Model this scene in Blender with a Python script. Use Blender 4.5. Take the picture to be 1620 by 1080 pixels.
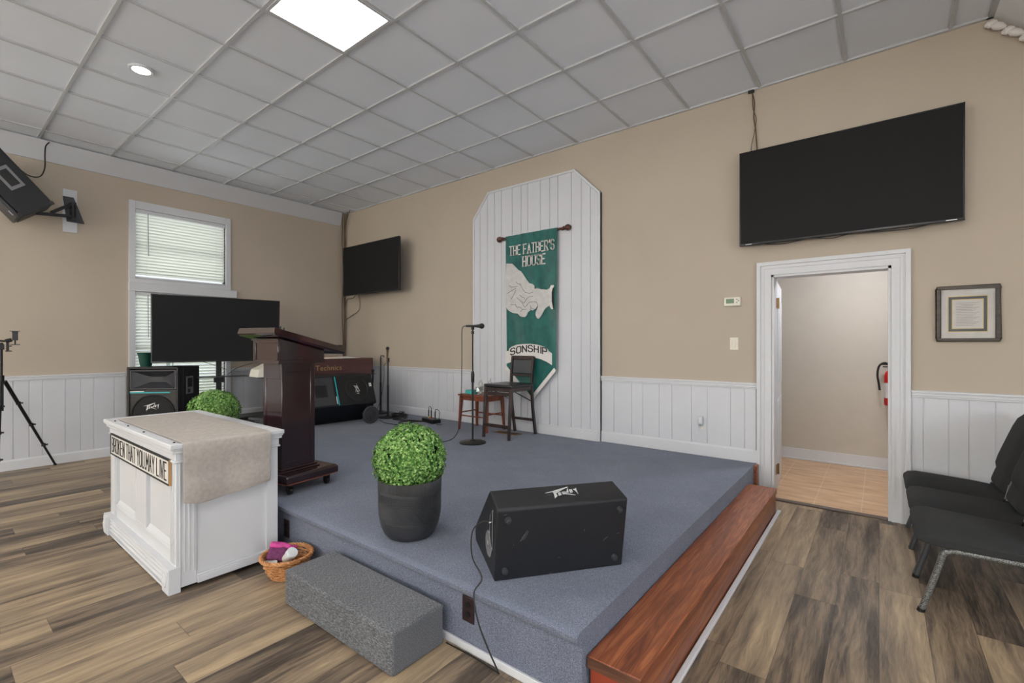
import bpy, bmesh, math, random
from mathutils import Vector, Matrix, Euler
random.seed(7)
PI = math.pi
C = bpy.context.scene.collection
for o in list(bpy.data.objects): bpy.data.objects.remove(o, do_unlink=True)

# ------------------------------------------------------------------ camera, world, exposure
FPX, YAW, HZ, CZ = 740.0, -0.6655, 545.0, 1.37
cam = bpy.data.cameras.new('camera'); cam.sensor_width = 36; cam.lens = FPX / 1620 * 36
cam.shift_y = (HZ - 540) / 1620; cam.clip_start = 0.05; cam.clip_end = 200
co = bpy.data.objects.new('camera', cam); C.objects.link(co)
co.location = (0, 0, CZ); co.rotation_euler = (PI/2, 0, -YAW)
sc = bpy.context.scene; sc.camera = co
sc.view_settings.view_transform = 'Standard'; sc.view_settings.look = 'None'
sc.view_settings.gamma = 1; sc.view_settings.use_curve_mapping = False
sc.view_settings.exposure = 0.22
w = bpy.data.worlds.new('world'); sc.world = w; w.use_nodes = True
bg = w.node_tree.nodes['Background']; bg.inputs[0].default_value = (0.80, 0.90, 1.0, 1); bg.inputs[1].default_value = 1.2

WB, WL, WR, WF = 4.68, -7.45, 3.2, -6.0      # wall planes: back (stage), left, right, front
CH, SH, SY, SX = 3.67, 0.306, 1.53, -0.87    # ceiling height, stage height, stage front, stage right side

def area_light(name, loc, rot, sx, sy, power, color):
    l = bpy.data.lights.new(name, 'AREA'); l.shape = 'RECTANGLE'; l.size = sx; l.size_y = sy
    l.energy = power; l.color = color
    o = bpy.data.objects.new(name, l); C.objects.link(o); o.location = loc; o.rotation_euler = rot
    return o
# daylight at the left windows, then fill lights added on the unseen walls
for wy in (2.235, -0.45, -4.0):
    area_light('window_daylight', (WL-0.45, wy, 1.95), (0, -PI/2, 0), 2.9, 1.5, 40, (0.93, 0.97, 1.0))
for wx in (-6.1, -3.9, -1.7, 0.5):      # fill light added behind the camera, shaped as unseen tall windows
    area_light('window_daylight', (wx, WF+0.03, 1.9), (PI/2, 0, PI), 1.15, 2.3, 150, (0.87, 0.94, 1.0))
for wy in (-4.0, -1.5, 1.0):            # more added fill, shaped as unseen low windows of the side aisle
    area_light('window_daylight', (WR-0.03, wy, 1.55), (0, PI/2, 0), 1.3, 1.2, 45, (0.87, 0.94, 1.0))
PANEL_E = 22.0

# ------------------------------------------------------------------ materials
def srgb(r, g, b):
    f = lambda c: (c/255/12.92) if c/255 <= 0.04045 else ((c/255+0.055)/1.055)**2.4
    return (f(r), f(g), f(b), 1)
class NT:
    def __init__(s, name):
        s.m = bpy.data.materials.new(name); s.m.use_nodes = True; s.t = s.m.node_tree
        s.b = s.t.nodes['Principled BSDF']; s.out = s.t.nodes['Material Output']
    def n(s, typ, **kw):
        nd = s.t.nodes.new(typ)
        for k, v in kw.items():
            if k.startswith('i_'):
                key = k[2:]; key = int(key) if key.isdigit() else key.replace('_', ' ')
                nd.inputs[key].default_value = v
            else: setattr(nd, k, v)
        return nd
    def l(s, a, b): s.t.links.new(a, b)
    def math(s, op, a, b=None, c=None):
        nd = s.t.nodes.new('ShaderNodeMath'); nd.operation = op
        for i, v in enumerate((a, b, c)):
            if v is None: continue
            if isinstance(v, (int, float)): nd.inputs[i].default_value = v
            else: s.l(v, nd.inputs[i])
        return nd.outputs[0]
    def pos(s, obj=False):
        if obj: return s.n('ShaderNodeTexCoord').outputs['Object']
        return s.n('ShaderNodeNewGeometry').outputs['Position']
    def ramp(s, fac, stops):
        r = s.n('ShaderNodeValToRGB'); el = r.color_ramp.elements
        while len(el) < len(stops): el.new(0.5)
        for e, (p, c) in zip(el, stops): e.position = p; e.color = c
        s.l(fac, r.inputs[0]); return r.outputs[0]
    def noise(s, vec, scale, detail=3, rough=0.5, scl=None):
        if scl:
            mp = s.n('ShaderNodeMapping'); mp.inputs['Scale'].default_value = scl; s.l(vec, mp.inputs[0]); vec = mp.outputs[0]
        nz = s.n('ShaderNodeTexNoise'); nz.inputs['Scale'].default_value = scale; nz.inputs['Detail'].default_value = detail
        nz.inputs['Roughness'].default_value = rough; s.l(vec, nz.inputs['Vector']); return nz.outputs['Fac']
    def bump(s, h, strength, dist=0.002):
        b = s.n('ShaderNodeBump'); b.inputs['Strength'].default_value = strength; b.inputs['Distance'].default_value = dist
        s.l(h, b.inputs['Height']); s.l(b.outputs[0], s.b.inputs['Normal'])
def mat(name, col, rough=0.5, metal=0, var=0.06, vscale=6, bump=0, bscale=120, spec=None, coat=0, scl=None, obj=False):
    """procedural material: base colour broken up by noise, optional fine bump"""
    t = NT(name); c = srgb(*col); v = t.pos(obj)
    f = t.noise(v, vscale, 3, 0.55, scl)
    lo = tuple(x*(1-var) for x in c[:3])+(1,); hi = tuple(min(1, x*(1+var)) for x in c[:3])+(1,)
    t.l(t.ramp(f, [(0.3, lo), (0.7, hi)]), t.b.inputs['Base Color'])
    t.b.inputs['Roughness'].default_value = rough; t.b.inputs['Metallic'].default_value = metal
    if spec is not None: t.b.inputs['Specular IOR Level'].default_value = spec
    if coat: t.b.inputs['Coat Weight'].default_value = coat; t.b.inputs['Coat Roughness'].default_value = 0.12
    if bump: t.bump(t.noise(v, bscale, 2, 0.6), bump)
    return t.m
def emis(name, col, strength):
    t = NT(name); t.b.inputs['Base Color'].default_value = srgb(*col)
    t.b.inputs['Emission Color'].default_value = srgb(*col); t.b.inputs['Emission Strength'].default_value = strength
    return t.m
def carpet(name, c1, c2, c3, scl=(1, 1, 1), scale=260, patch=0.25):
    t = NT(name); v = t.pos()
    a = t.noise(v, scale, 3, 0.7, scl); b = t.noise(v, 3.0, 3)
    f = t.math('ADD', a, t.math('MULTIPLY', t.math('SUBTRACT', b, 0.5), patch))
    t.l(t.ramp(f, [(0.34, srgb(*c1)), (0.5, srgb(*c2)), (0.66, srgb(*c3))]), t.b.inputs['Base Color'])
    t.b.inputs['Roughness'].default_value = 0.95; t.b.inputs['Specular IOR Level'].default_value = 0.15
    t.b.inputs['Sheen Weight'].default_value = 0.15
    t.bump(a, 0.6, 0.003); return t.m
def plank_mat():
    t = NT('vinyl_plank'); v = t.pos(); sep = t.n('ShaderNodeSeparateXYZ'); t.l(v, sep.inputs[0])
    x = t.math('DIVIDE', sep.outputs[0], 0.182); ix = t.math('FLOOR', x)
    wn = t.n('ShaderNodeTexWhiteNoise', noise_dimensions='1D'); t.l(ix, wn.inputs['W'])
    y = t.math('ADD', t.math('DIVIDE', sep.outputs[1], 1.22), t.math('MULTIPLY', wn.outputs['Value'], 7.3)); iy = t.math('FLOOR', y)
    cid = t.n('ShaderNodeCombineXYZ'); t.l(ix, cid.inputs[0]); t.l(iy, cid.inputs[1])
    w2 = t.n('ShaderNodeTexWhiteNoise', noise_dimensions='3D'); t.l(cid.outputs[0], w2.inputs['Vector'])
    off = t.n('ShaderNodeVectorMath', operation='SCALE'); t.l(w2.outputs['Color'], off.inputs[0]); off.inputs['Scale'].default_value = 30
    add = t.n('ShaderNodeVectorMath', operation='ADD'); t.l(v, add.inputs[0]); t.l(off.outputs[0], add.inputs[1])
    warp = t.noise(add.outputs[0], 3.0, 3, 0.6, (2.2, 0.5, 1))
    big = t.noise(add.outputs[0], 3.6, 6, 0.62, (3.4, 0.30, 1))
    cx = t.n('ShaderNodeSeparateXYZ'); t.l(add.outputs[0], cx.inputs[0])
    cm = t.n('ShaderNodeCombineXYZ'); t.l(t.math('ADD', t.math('MULTIPLY', cx.outputs[0], 9), t.math('MULTIPLY', warp, 1.3)), cm.inputs[0])
    t.l(t.math('MULTIPLY', cx.outputs[1], 0.45), cm.inputs[1])
    grain = t.noise(cm.outputs[0], 5.0, 5, 0.65)
    fm = t.n('ShaderNodeCombineXYZ'); t.l(t.math('ADD', t.math('MULTIPLY', cx.outputs[0], 46), t.math('MULTIPLY', warp, 5)), fm.inputs[0]); t.l(t.math('MULTIPLY', cx.outputs[1], 1.6), fm.inputs[1])
    fine = t.noise(fm.outputs[0], 4.0, 4, 0.7)
    f = t.math('ADD', t.math('MULTIPLY', big, 0.55), t.math('ADD', t.math('MULTIPLY', grain, 0.25), t.math('MULTIPLY', fine, 0.20)))
    f = t.math('ADD', f, t.math('MULTIPLY', t.math('SUBTRACT', w2.outputs['Value'], 0.5), 0.16))
    col = t.ramp(f, [(0.35, srgb(56, 49, 44)), (0.42, srgb(88, 77, 67)), (0.49, srgb(124, 108, 91)), (0.57, srgb(150, 131, 108)), (0.67, srgb(180, 158, 128))])
    fx = t.math('FRACT', x); fy = t.math('FRACT', y)
    ex = t.math('MINIMUM', fx, t.math('SUBTRACT', 1, fx)); ey = t.math('MINIMUM', fy, t.math('SUBTRACT', 1, fy))
    seam = t.math('MAXIMUM', t.math('LESS_THAN', ex, 0.008), t.math('LESS_THAN', ey, 0.0013))
    mx = t.n('ShaderNodeMix', data_type='RGBA'); t.l(t.math('MULTIPLY', seam, 0.55), mx.inputs['Factor']); t.l(col, mx.inputs['A']); mx.inputs['B'].default_value = srgb(52, 44, 38)
    t.l(mx.outputs['Result'], t.b.inputs['Base Color']); t.b.inputs['Roughness'].default_value = 0.42
    t.b.inputs['Specular IOR Level'].default_value = 0.35
    t.bump(t.math('SUBTRACT', grain, t.math('MULTIPLY', seam, 1.0)), 0.15, 0.0015); return t.m
def wood(name, cols, axis='Y', scale=1.0, rough=0.35, coat=0.0, obj=False, ring=1.0):
    t = NT(name); v = t.pos(obj)
    s = {'X': (0.35, 5, 5), 'Y': (5, 0.35, 5), 'Z': (5, 5, 0.35)}[axis]; s = tuple(k*scale for k in s)
    a = t.noise(v, 1.4, 4, 0.6, s); b = t.noise(v, 9, 4, 0.6, s)
    saw = t.math('FRACT', t.math('MULTIPLY', a, 9*ring)); tri = t.math('ABSOLUTE', t.math('SUBTRACT', saw, 0.5))
    f = t.math('ADD', t.math('MULTIPLY', a, 0.6), t.math('ADD', t.math('MULTIPLY', tri, 0.25), t.math('MULTIPLY', b, 0.25)))
    t.l(t.ramp(f, [(0.34, srgb(*cols[0])), (0.5, srgb(*cols[1])), (0.66, srgb(*cols[2]))]), t.b.inputs['Base Color'])
    t.b.inputs['Roughness'].default_value = rough
    if coat: t.b.inputs['Coat Weight'].default_value = coat; t.b.inputs['Coat Roughness'].default_value = 0.1
    t.bump(b, 0.08, 0.001); return t.m

M = {}
M['wall'] = mat('tan_wall_paint', (186, 174, 159), 0.85, var=0.03, vscale=1.5, bump=0.08, bscale=90)
M['hallwall'] = mat('hall_wall_paint', (196, 189, 178), 0.6, var=0.02)
M['slope'] = mat('white_ceiling_board', (232, 234, 238), 0.7, var=0.01)
M['white'] = mat('white_trim_paint', (210, 212, 217), 0.4, var=0.015)
M['panelwhite'] = mat('white_panel_paint', (206, 208, 214), 0.5, var=0.02, vscale=3)
M['tile'] = mat('ceiling_tile', (226, 231, 240), 0.9, var=0.02, vscale=2, bump=0.15, bscale=260)
M['tbar'] = mat('ceiling_grid_metal', (196, 197, 201), 0.45, var=0.01)
M['grid'] = mat('ceiling_grid_bar', (190, 192, 196), 0.4, var=0.01)
M['floor'] = plank_mat()
M['carpet'] = carpet('stage_carpet', (68, 74, 90), (103, 110, 129), (148, 155, 172), scale=420, patch=0.1)
M['stepcarpet'] = carpet('step_carpet', (58, 60, 65), (92, 94, 99), (140, 142, 145), scl=(0.22, 1, 1), scale=330, patch=0.08)
M['redwood'] = wood('red_stained_pine', ((90, 46, 30), (136, 76, 48), (180, 112, 72)), 'Y', 1.0, 0.4, 0.05, ring=1.6)
M['endgrain'] = wood('pine_end', ((70, 44, 30), (98, 62, 44), (120, 80, 58)), 'X', 2, 0.6)
M['mahog'] = wood('mahogany', ((17, 7, 10), (34, 11, 16), (62, 18, 24)), 'Z', 0.8, 0.14, 0.7, obj=True, ring=0.5)
M['espresso'] = wood('espresso_wood', ((34, 24, 24), (52, 38, 36), (68, 50, 46)), 'Z', 1, 0.35, 0.2, obj=True)
M['cherry'] = wood('cherry_wood', ((92, 44, 30), (128, 66, 44), (150, 84, 58)), 'Z', 1, 0.4, 0.1, obj=True)
M['organ'] = wood('organ_wood', ((70, 42, 42), (84, 52, 51), (98, 62, 60)), 'Y', 1, 0.4, 0.1)
M['walnut'] = wood('rod_wood', ((52, 26, 20), (86, 44, 32), (112, 64, 48)), 'X', 3, 0.35, 0.3)
M['frame'] = wood('picture_frame_wood', ((44, 38, 32), (62, 54, 46), (78, 68, 58)), 'X', 3, 0.4)
M['tolex'] = mat('black_tolex', (21, 23, 29), 0.55, var=0.12, vscale=60, bump=0.3, bscale=420)
M['black'] = mat('black_plastic', (18, 18, 20), 0.4, var=0.1, bump=0.1, bscale=300)
M['softblack'] = mat('black_grille', (24, 24, 26), 0.8, var=0.2, vscale=300)
M['dkgrey'] = mat('dark_grey_plastic', (52, 53, 58), 0.45, var=0.06)
M['midgrey'] = mat('grey_plastic', (120, 120, 124), 0.45, var=0.06)
M['screen'] = mat('dark_screen', (34, 34, 35), 0.55, var=0.02, spec=0.12)
M['bezel'] = mat('glossy_bezel', (22, 24, 28), 0.2, var=0.03)
M['chrome'] = mat('chrome', (200, 200, 205), 0.25, 1, var=0.03)
M['brass'] = mat('brass', (160, 126, 70), 0.35, 1, var=0.08)
M['cable'] = mat('black_cable', (24, 24, 25), 0.5, var=0.1)
M['brcable'] = mat('brown_painted_cable', (92, 74, 54), 0.6, var=0.15, vscale=30)
M['letter'] = mat('letter_black', (34, 34, 36), 0.7, var=0.1)
M['signwhite'] = mat('sign_board_white', (212, 210, 206), 0.7, var=0.05, vscale=40)
M['cream'] = mat('cream_plastic', (226, 221, 208), 0.4, var=0.02)
M['teal'] = mat('teal_stripe', (30, 168, 176), 0.4, var=0.02)
M['logo'] = mat('silver_logo', (214, 216, 218), 0.35, 0.3, var=0.03)
M['gold'] = mat('gold_lettering', (176, 150, 96), 0.4, 0.4, var=0.03)
M['towel'] = mat('grey_beige_towel', (176, 169, 163), 0.95, var=0.1, vscale=45, bump=0.7, bscale=260)
M['vinylseat'] = mat('black_vinyl', (34, 34, 38), 0.32, var=0.1, vscale=20)
M['fabric'] = mat('charcoal_chair_fabric', (42, 43, 44), 0.95, var=0.12, vscale=150, bump=0.4, bscale=300)
M['fabric2'] = mat('grey_chair_fabric', (84, 84, 86), 0.95, var=0.12, vscale=150, bump=0.4, bscale=300)
def hammertone():
    t = NT('hammertone_steel'); f = t.noise(t.pos(), 240, 2, 0.6)
    t.l(t.ramp(f, [(0.42, srgb(60, 62, 62)), (0.58, srgb(138, 140, 138))]), t.b.inputs['Base Color'])
    t.b.inputs['Roughness'].default_value = 0.35; t.b.inputs['Metallic'].default_value = 0.3; return t.m
M['hammer'] = hammertone()
M['legdark'] = mat('dark_grey_steel', (70, 72, 76), 0.5, 0.2, var=0.1)
M['wicker'] = wood('wicker', ((140, 88, 50), (188, 132, 84), (220, 172, 122)), 'X', 8, 0.6)
M['darkpaint'] = mat('dark_brown_plate', (46, 30, 32), 0.35, var=0.05)
M['thresh'] = mat('threshold_strip', (92, 80, 74), 0.45, var=0.1, vscale=20)
M['red'] = mat('red_enamel', (186, 34, 30), 0.3, var=0.03)
M['ribbon'] = mat('white_banner_cloth', (222, 219, 217), 0.7, var=0.04)
M['handcloth'] = mat('pale_grey_banner_cloth', (198, 197, 196), 0.8, var=0.1, vscale=18)
M['pinkish'] = mat('pink_foil', (196, 62, 140), 0.3, var=0.3, vscale=30)
M['purple'] = mat('purple_fabric', (110, 42, 92), 0.6, var=0.35, vscale=70)
M['yellow'] = mat('yellow_print', (214, 190, 70), 0.5, var=0.05)
M['tealglass'] = mat('teal_box', (70, 176, 168), 0.4, var=0.06)
M['greenpot'] = mat('dark_green_glaze', (26, 74, 64), 0.3, var=0.08)
M['navy'] = mat('navy_mat_board', (48, 60, 84), 0.7, var=0.05)
M['paper'] = mat('aged_paper', (206, 204, 202), 0.8, var=0.06, vscale=12)
M['lcd'] = mat('green_lcd', (88, 122, 92), 0.3, var=0.05)
M['hallfloor'] = None
def hall_tile():
    t = NT('hall_floor_tile'); v = t.pos(); sep = t.n('ShaderNodeSeparateXYZ'); t.l(v, sep.inputs[0])
    fx = t.math('FRACT', t.math('DIVIDE', t.math('ADD', sep.outputs[0], 0.12), 0.33)); fy = t.math('FRACT', t.math('DIVIDE', sep.outputs[1], 0.66))
    g = t.math('MAXIMUM', t.math('LESS_THAN', fx, 0.03), t.math('LESS_THAN', fy, 0.012))
    n = t.noise(v, 7, 5, 0.6, (0.5, 2, 1)); c = t.ramp(n, [(0.35, srgb(188, 150, 116)), (0.65, srgb(216, 182, 146))])
    mx = t.n('ShaderNodeMix', data_type='RGBA'); t.l(t.math('MULTIPLY', g, 0.5), mx.inputs['Factor']); t.l(c, mx.inputs['A']); mx.inputs['B'].default_value = srgb(220, 196, 168)
    t.l(mx.outputs['Result'], t.b.inputs['Base Color']); t.b.inputs['Roughness'].default_value = 0.4; return t.m
M['hallfloor'] = hall_tile()
def satin():
    t = NT('green_satin'); v = t.pos(); n = t.noise(v, 5, 3, 0.6, (2, 1, 1.4))
    t.l(t.ramp(n, [(0.3, srgb(4, 78, 74)), (0.7, srgb(12, 106, 99))]), t.b.inputs['Base Color'])
    t.b.inputs['Roughness'].default_value = 0.38; t.b.inputs['Sheen Weight'].default_value = 0.3; return t.m
M['satin'] = satin()
def blind_mat():
    t = NT('blind_slat_vinyl')
    d = t.n('ShaderNodeBsdfDiffuse'); d.inputs[0].default_value = srgb(226, 228, 228)
    tr = t.n('ShaderNodeBsdfTranslucent'); tr.inputs[0].default_value = srgb(238, 238, 228)
    mx = t.n('ShaderNodeMixShader'); mx.inputs[0].default_value = 0.42
    t.l(d.outputs[0], mx.inputs[1]); t.l(tr.outputs[0], mx.inputs[2]); t.l(mx.outputs[0], t.out.inputs[0]); return t.m
M['slat'] = blind_mat()
def glass_mat():
    t = NT('window_glass'); a = t.n('ShaderNodeBsdfTransparent'); g = t.n('ShaderNodeBsdfGlossy'); g.inputs['Roughness'].default_value = 0.02
    mx = t.n('ShaderNodeMixShader'); mx.inputs[0].default_value = 0.08; t.l(a.outputs[0], mx.inputs[1]); t.l(g.outputs[0], mx.inputs[2]); t.l(mx.outputs[0], t.out.inputs[0]); return t.m
M['glass'] = glass_mat()
def plastic_clear():
    t = NT('clear_plastic'); a = t.n('ShaderNodeBsdfTransparent'); a.inputs[0].default_value = (0.93, 0.96, 0.96, 1); g = t.n('ShaderNodeBsdfGlossy'); g.inputs['Roughness'].default_value = 0.1
    mx = t.n('ShaderNodeMixShader'); mx.inputs[0].default_value = 0.22; t.l(a.outputs[0], mx.inputs[1]); t.l(g.outputs[0], mx.inputs[2]); t.l(mx.outputs[0], t.out.inputs[0]); return t.m
M['clear'] = plastic_clear()
def leaf_mat():
    t = NT('boxwood_leaf'); v = t.pos(); n = t.noise(v, 55, 2, 0.6); n2 = t.noise(v, 9, 2)
    f = t.math('ADD', t.math('MULTIPLY', n, 0.75), t.math('MULTIPLY', n2, 0.25))
    t.l(t.ramp(f, [(0.34, srgb(44, 84, 30)), (0.5, srgb(100, 150, 66)), (0.64, srgb(182, 214, 136))]), t.b.inputs['Base Color'])
    t.b.inputs['Roughness'].default_value = 0.45; return t.m
M['leaf'] = leaf_mat()
M['leafcore'] = mat('boxwood_core', (22, 44, 16), 0.9, var=0.2, vscale=40)
def pot_mat():
    t = NT('ribbed_black_pot'); tc = t.pos(True); sep = t.n('ShaderNodeSeparateXYZ'); t.l(tc, sep.inputs[0])
    x, y, z = sep.outputs; ang = t.math('ARCTAN2', y, x)
    wob = t.math('MULTIPLY', t.math('SINE', t.math('ADD', ang, 0.6)), 0.016); zz = t.math('ADD', z, wob)
    vert = t.math('SINE', t.math('MULTIPLY', ang, 170)); hor = t.math('SINE', t.math('ADD', t.math('MULTIPLY', zz, 900), t.math('MULTIPLY', t.math('SINE', t.math('MULTIPLY', ang, 2)), 3)))
    dia = t.math('SINE', t.math('ADD', t.math('MULTIPLY', ang, 95), t.math('MULTIPLY', z, 520)))
    inb = lambda a, b: t.math('MULTIPLY', t.math('GREATER_THAN', zz, a), t.math('LESS_THAN', zz, b))
    h = t.math('ADD', t.math('MULTIPLY', vert, inb(0.262, 0.34)), t.math('ADD', t.math('MULTIPLY', hor, inb(0.195, 0.245)), t.math('MULTIPLY', dia, inb(0.115, 0.19))))
    h = t.math('ADD', h, t.math('MULTIPLY', hor, inb(0.093, 0.112)))
    t.l(t.ramp(t.noise(tc, 12, 3), [(0.3, srgb(40, 41, 45)), (0.7, srgb(56, 57, 61))]), t.b.inputs['Base Color'])
    t.b.inputs['Roughness'].default_value = 0.42; t.bump(h, 0.7, 0.003); return t.m
M['pot'] = pot_mat()

# ------------------------------------------------------------------ mesh helpers
class MB:
    def __init__(s, Mx=None): s.v = []; s.f = []; s.M = Mx or Matrix.Identity(4)
    def add(s, vs, fs, X=None):
        T = s.M @ X if X is not None else s.M; k = len(s.v)
        s.v += [T @ Vector(p) for p in vs]; s.f += [tuple(i+k for i in f) for f in fs]; return s
    def box(s, x0, x1, y0, y1, z0, z1, X=None):
        vs = [(x, y, z) for z in (z0, z1) for y in (y0, y1) for x in (x0, x1)]
        return s.add(vs, [(0,2,3,1),(4,5,7,6),(0,1,5,4),(2,6,7,3),(0,4,6,2),(1,3,7,5)], X)
    def hexa(s, b, t):   # bottom quad (ccw seen from above), top quad
        return s.add(list(b)+list(t), [(3,2,1,0),(4,5,6,7),(0,1,5,4),(1,2,6,5),(2,3,7,6),(3,0,4,7)])
    def tube(s, pts, r, n=8, cap=True, flat=None):
        pts = [Vector(p) for p in pts]; rs = r if isinstance(r, (list, tuple)) else [r]*len(pts)
        vs = []; fs = []; up = None
        for i, p in enumerate(pts):
            d = (pts[min(i+1, len(pts)-1)] - pts[max(i-1, 0)]).normalized()
            if up is None: up = Vector((0,0,1)) if abs(d.z) < 0.9 else Vector((1,0,0))
            a = d.cross(up)
            if a.length < 1e-4: a = d.orthogonal()
            a.normalize(); b = d.cross(a).normalized(); up = -b if False else a.cross(d).normalized()
            for k in range(n):
                t = 2*PI*(k+0.5)/n; e = rs[i]
                vs.append(p + a*math.cos(t)*e + b*math.sin(t)*e*(flat or 1))
        for i in range(len(pts)-1):
            for k in range(n):
                k2 = (k+1) % n; fs.append((i*n+k, i*n+k2, (i+1)*n+k2, (i+1)*n+k))
        if cap: fs.append(tuple(range(n-1, -1, -1))); fs.append(tuple((len(pts)-1)*n+k for k in range(n)))
        return s.add(vs, fs)
    def cyl(s, p0, p1, r0, r1=None, n=16): return s.tube([p0, p1], [r0, r0 if r1 is None else r1], n)
    def bar(s, p0, p1, w, h, up=(0,0,1)):      # rectangular bar between two points
        p0 = Vector(p0); p1 = Vector(p1); d = (p1-p0).normalized(); u = Vector(up)
        a = d.cross(u)
        if a.length < 1e-4: a = d.orthogonal()
        a.normalize(); b = a.cross(d).normalized(); a *= w/2; b *= h/2
        q = lambda p: [p-a-b, p+a-b, p+a+b, p-a+b]
        return s.add(q(p0)+q(p1), [(0,1,2,3),(7,6,5,4),(0,4,5,1),(1,5,6,2),(2,6,7,3),(3,7,4,0)])
    def lathe(s, prof, c=(0,0,0), n=32, X=None):
        vs = []; fs = []
        for r, z in prof:
            for k in range(n): vs.append((c[0]+r*math.cos(2*PI*k/n), c[1]+r*math.sin(2*PI*k/n), c[2]+z))
        for i in range(len(prof)-1):
            for k in range(n):
                k2 = (k+1) % n; fs.append((i*n+k, i*n+k2, (i+1)*n+k2, (i+1)*n+k))
        if prof[0][0] > 1e-5: fs.append(tuple(range(n-1, -1, -1)))
        if prof[-1][0] > 1e-5: fs.append(tuple((len(prof)-1)*n+k for k in range(n)))
        return s.add(vs, fs, X)
    def prism(s, poly, h0, h1, X=None):        # polygon in local XY, extruded in Z
        n = len(poly); vs = [(x, y, h0) for x, y in poly] + [(x, y, h1) for x, y in poly]
        fs = [tuple(range(n-1, -1, -1)), tuple(range(n, 2*n))] + [(i, (i+1) % n, n+(i+1) % n, n+i) for i in range(n)]
        return s.add(vs, fs, X)
    def ball(s, c, r, sc=(1,1,1), n=16):
        m = n//2; prof = [(max(1e-6, r*math.sin(PI*i/m)), -r*math.cos(PI*i/m)) for i in range(m+1)]
        return s.lathe(prof, n=n, X=Matrix.Translation(c) @ Matrix.Diagonal((*sc, 1)))
    def build(s, name, m, parent=None, world=False, smooth=True, bevel=0, seg=2, kind=None, mats=None):
        me = bpy.data.meshes.new(name); vs = s.v
        if parent is not None and world:
            T = parent_matrix(parent).inverted(); vs = [T @ v for v in vs]
        me.from_pydata([tuple(v) for v in vs], [], s.f); me.validate()
        bm = bmesh.new(); bm.from_mesh(me); bmesh.ops.remove_doubles(bm, verts=bm.verts, dist=1e-6)
        bmesh.ops.recalc_face_normals(bm, faces=bm.faces)
        bmesh.ops.dissolve_degenerate(bm, edges=bm.edges, dist=1e-6); bm.to_mesh(me); bm.free()
        me.materials.append(M[m] if isinstance(m, str) else m)
        if smooth:
            for p in me.polygons: p.use_smooth = True
            me.set_sharp_from_angle(angle=math.radians(38))
        o = bpy.data.objects.new(name, me); C.objects.link(o)
        if parent is not None: o.parent = parent
        if bevel:
            b = o.modifiers.new('bevel', 'BEVEL'); b.width = bevel; b.segments = seg; b.limit_method = 'ANGLE'; b.angle_limit = math.radians(40)
            b.harden_normals = False
        if kind: o['kind'] = kind
        return o
def parent_matrix(o):
    T = Matrix.Translation(o.location) @ o.rotation_euler.to_matrix().to_4x4() @ Matrix.Diagonal((*o.scale, 1))
    return parent_matrix(o.parent) @ T if o.parent else T
def thing(name, label, cat, loc=(0,0,0), rz=0, group=None, rot=None):
    o = bpy.data.objects.new(name, None); C.objects.link(o); o.empty_display_size = 0.1
    o.location = loc; o.rotation_euler = rot if rot else (0, 0, rz); o['label'] = label; o['category'] = cat
    if group: o['group'] = group
    return o
def tag(o, label, cat, group=None, kind=None):
    o['label'] = label; o['category'] = cat
    if group: o['group'] = group
    if kind: o['kind'] = kind
    return o
def smooth_pts(pts, k=6):
    P = [Vector(p) for p in pts]; out = []
    for i in range(len(P)-1):
        p0 = P[max(i-1, 0)]; p1 = P[i]; p2 = P[i+1]; p3 = P[min(i+2, len(P)-1)]
        for j in range(k):
            t = j/k; out.append(0.5*((2*p1)+(-p0+p2)*t+(2*p0-5*p1+4*p2-p3)*t*t+(-p0+3*p1-3*p2+p3)*t**3))
    out.append(P[-1]); return out
def cord(name, pts, r, m='cable', parent=None, k=8, n=6):
    return MB().tube(smooth_pts(pts, k), r, n).build(name, m, parent, world=True)
# points measured on real surfaces of the room (wall plane, left wall plane, horizontal plane)
def _ray(x, y):
    a = (x-810)/FPX; s_, c_ = math.sin(YAW), math.cos(YAW); return (s_+a*c_, c_-a*s_, -(y-HZ)/FPX)
def on_back(x, y, Y): d = _ray(x, y); t = Y/d[1]; return (d[0]*t, CZ+d[2]*t)
def on_left(x, y, X): d = _ray(x, y); t = X/d[0]; return (d[1]*t, CZ+d[2]*t)
def on_floor(x, y, z): d = _ray(x, y); t = (z-CZ)/d[2]; return (d[0]*t, d[1]*t)

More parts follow.
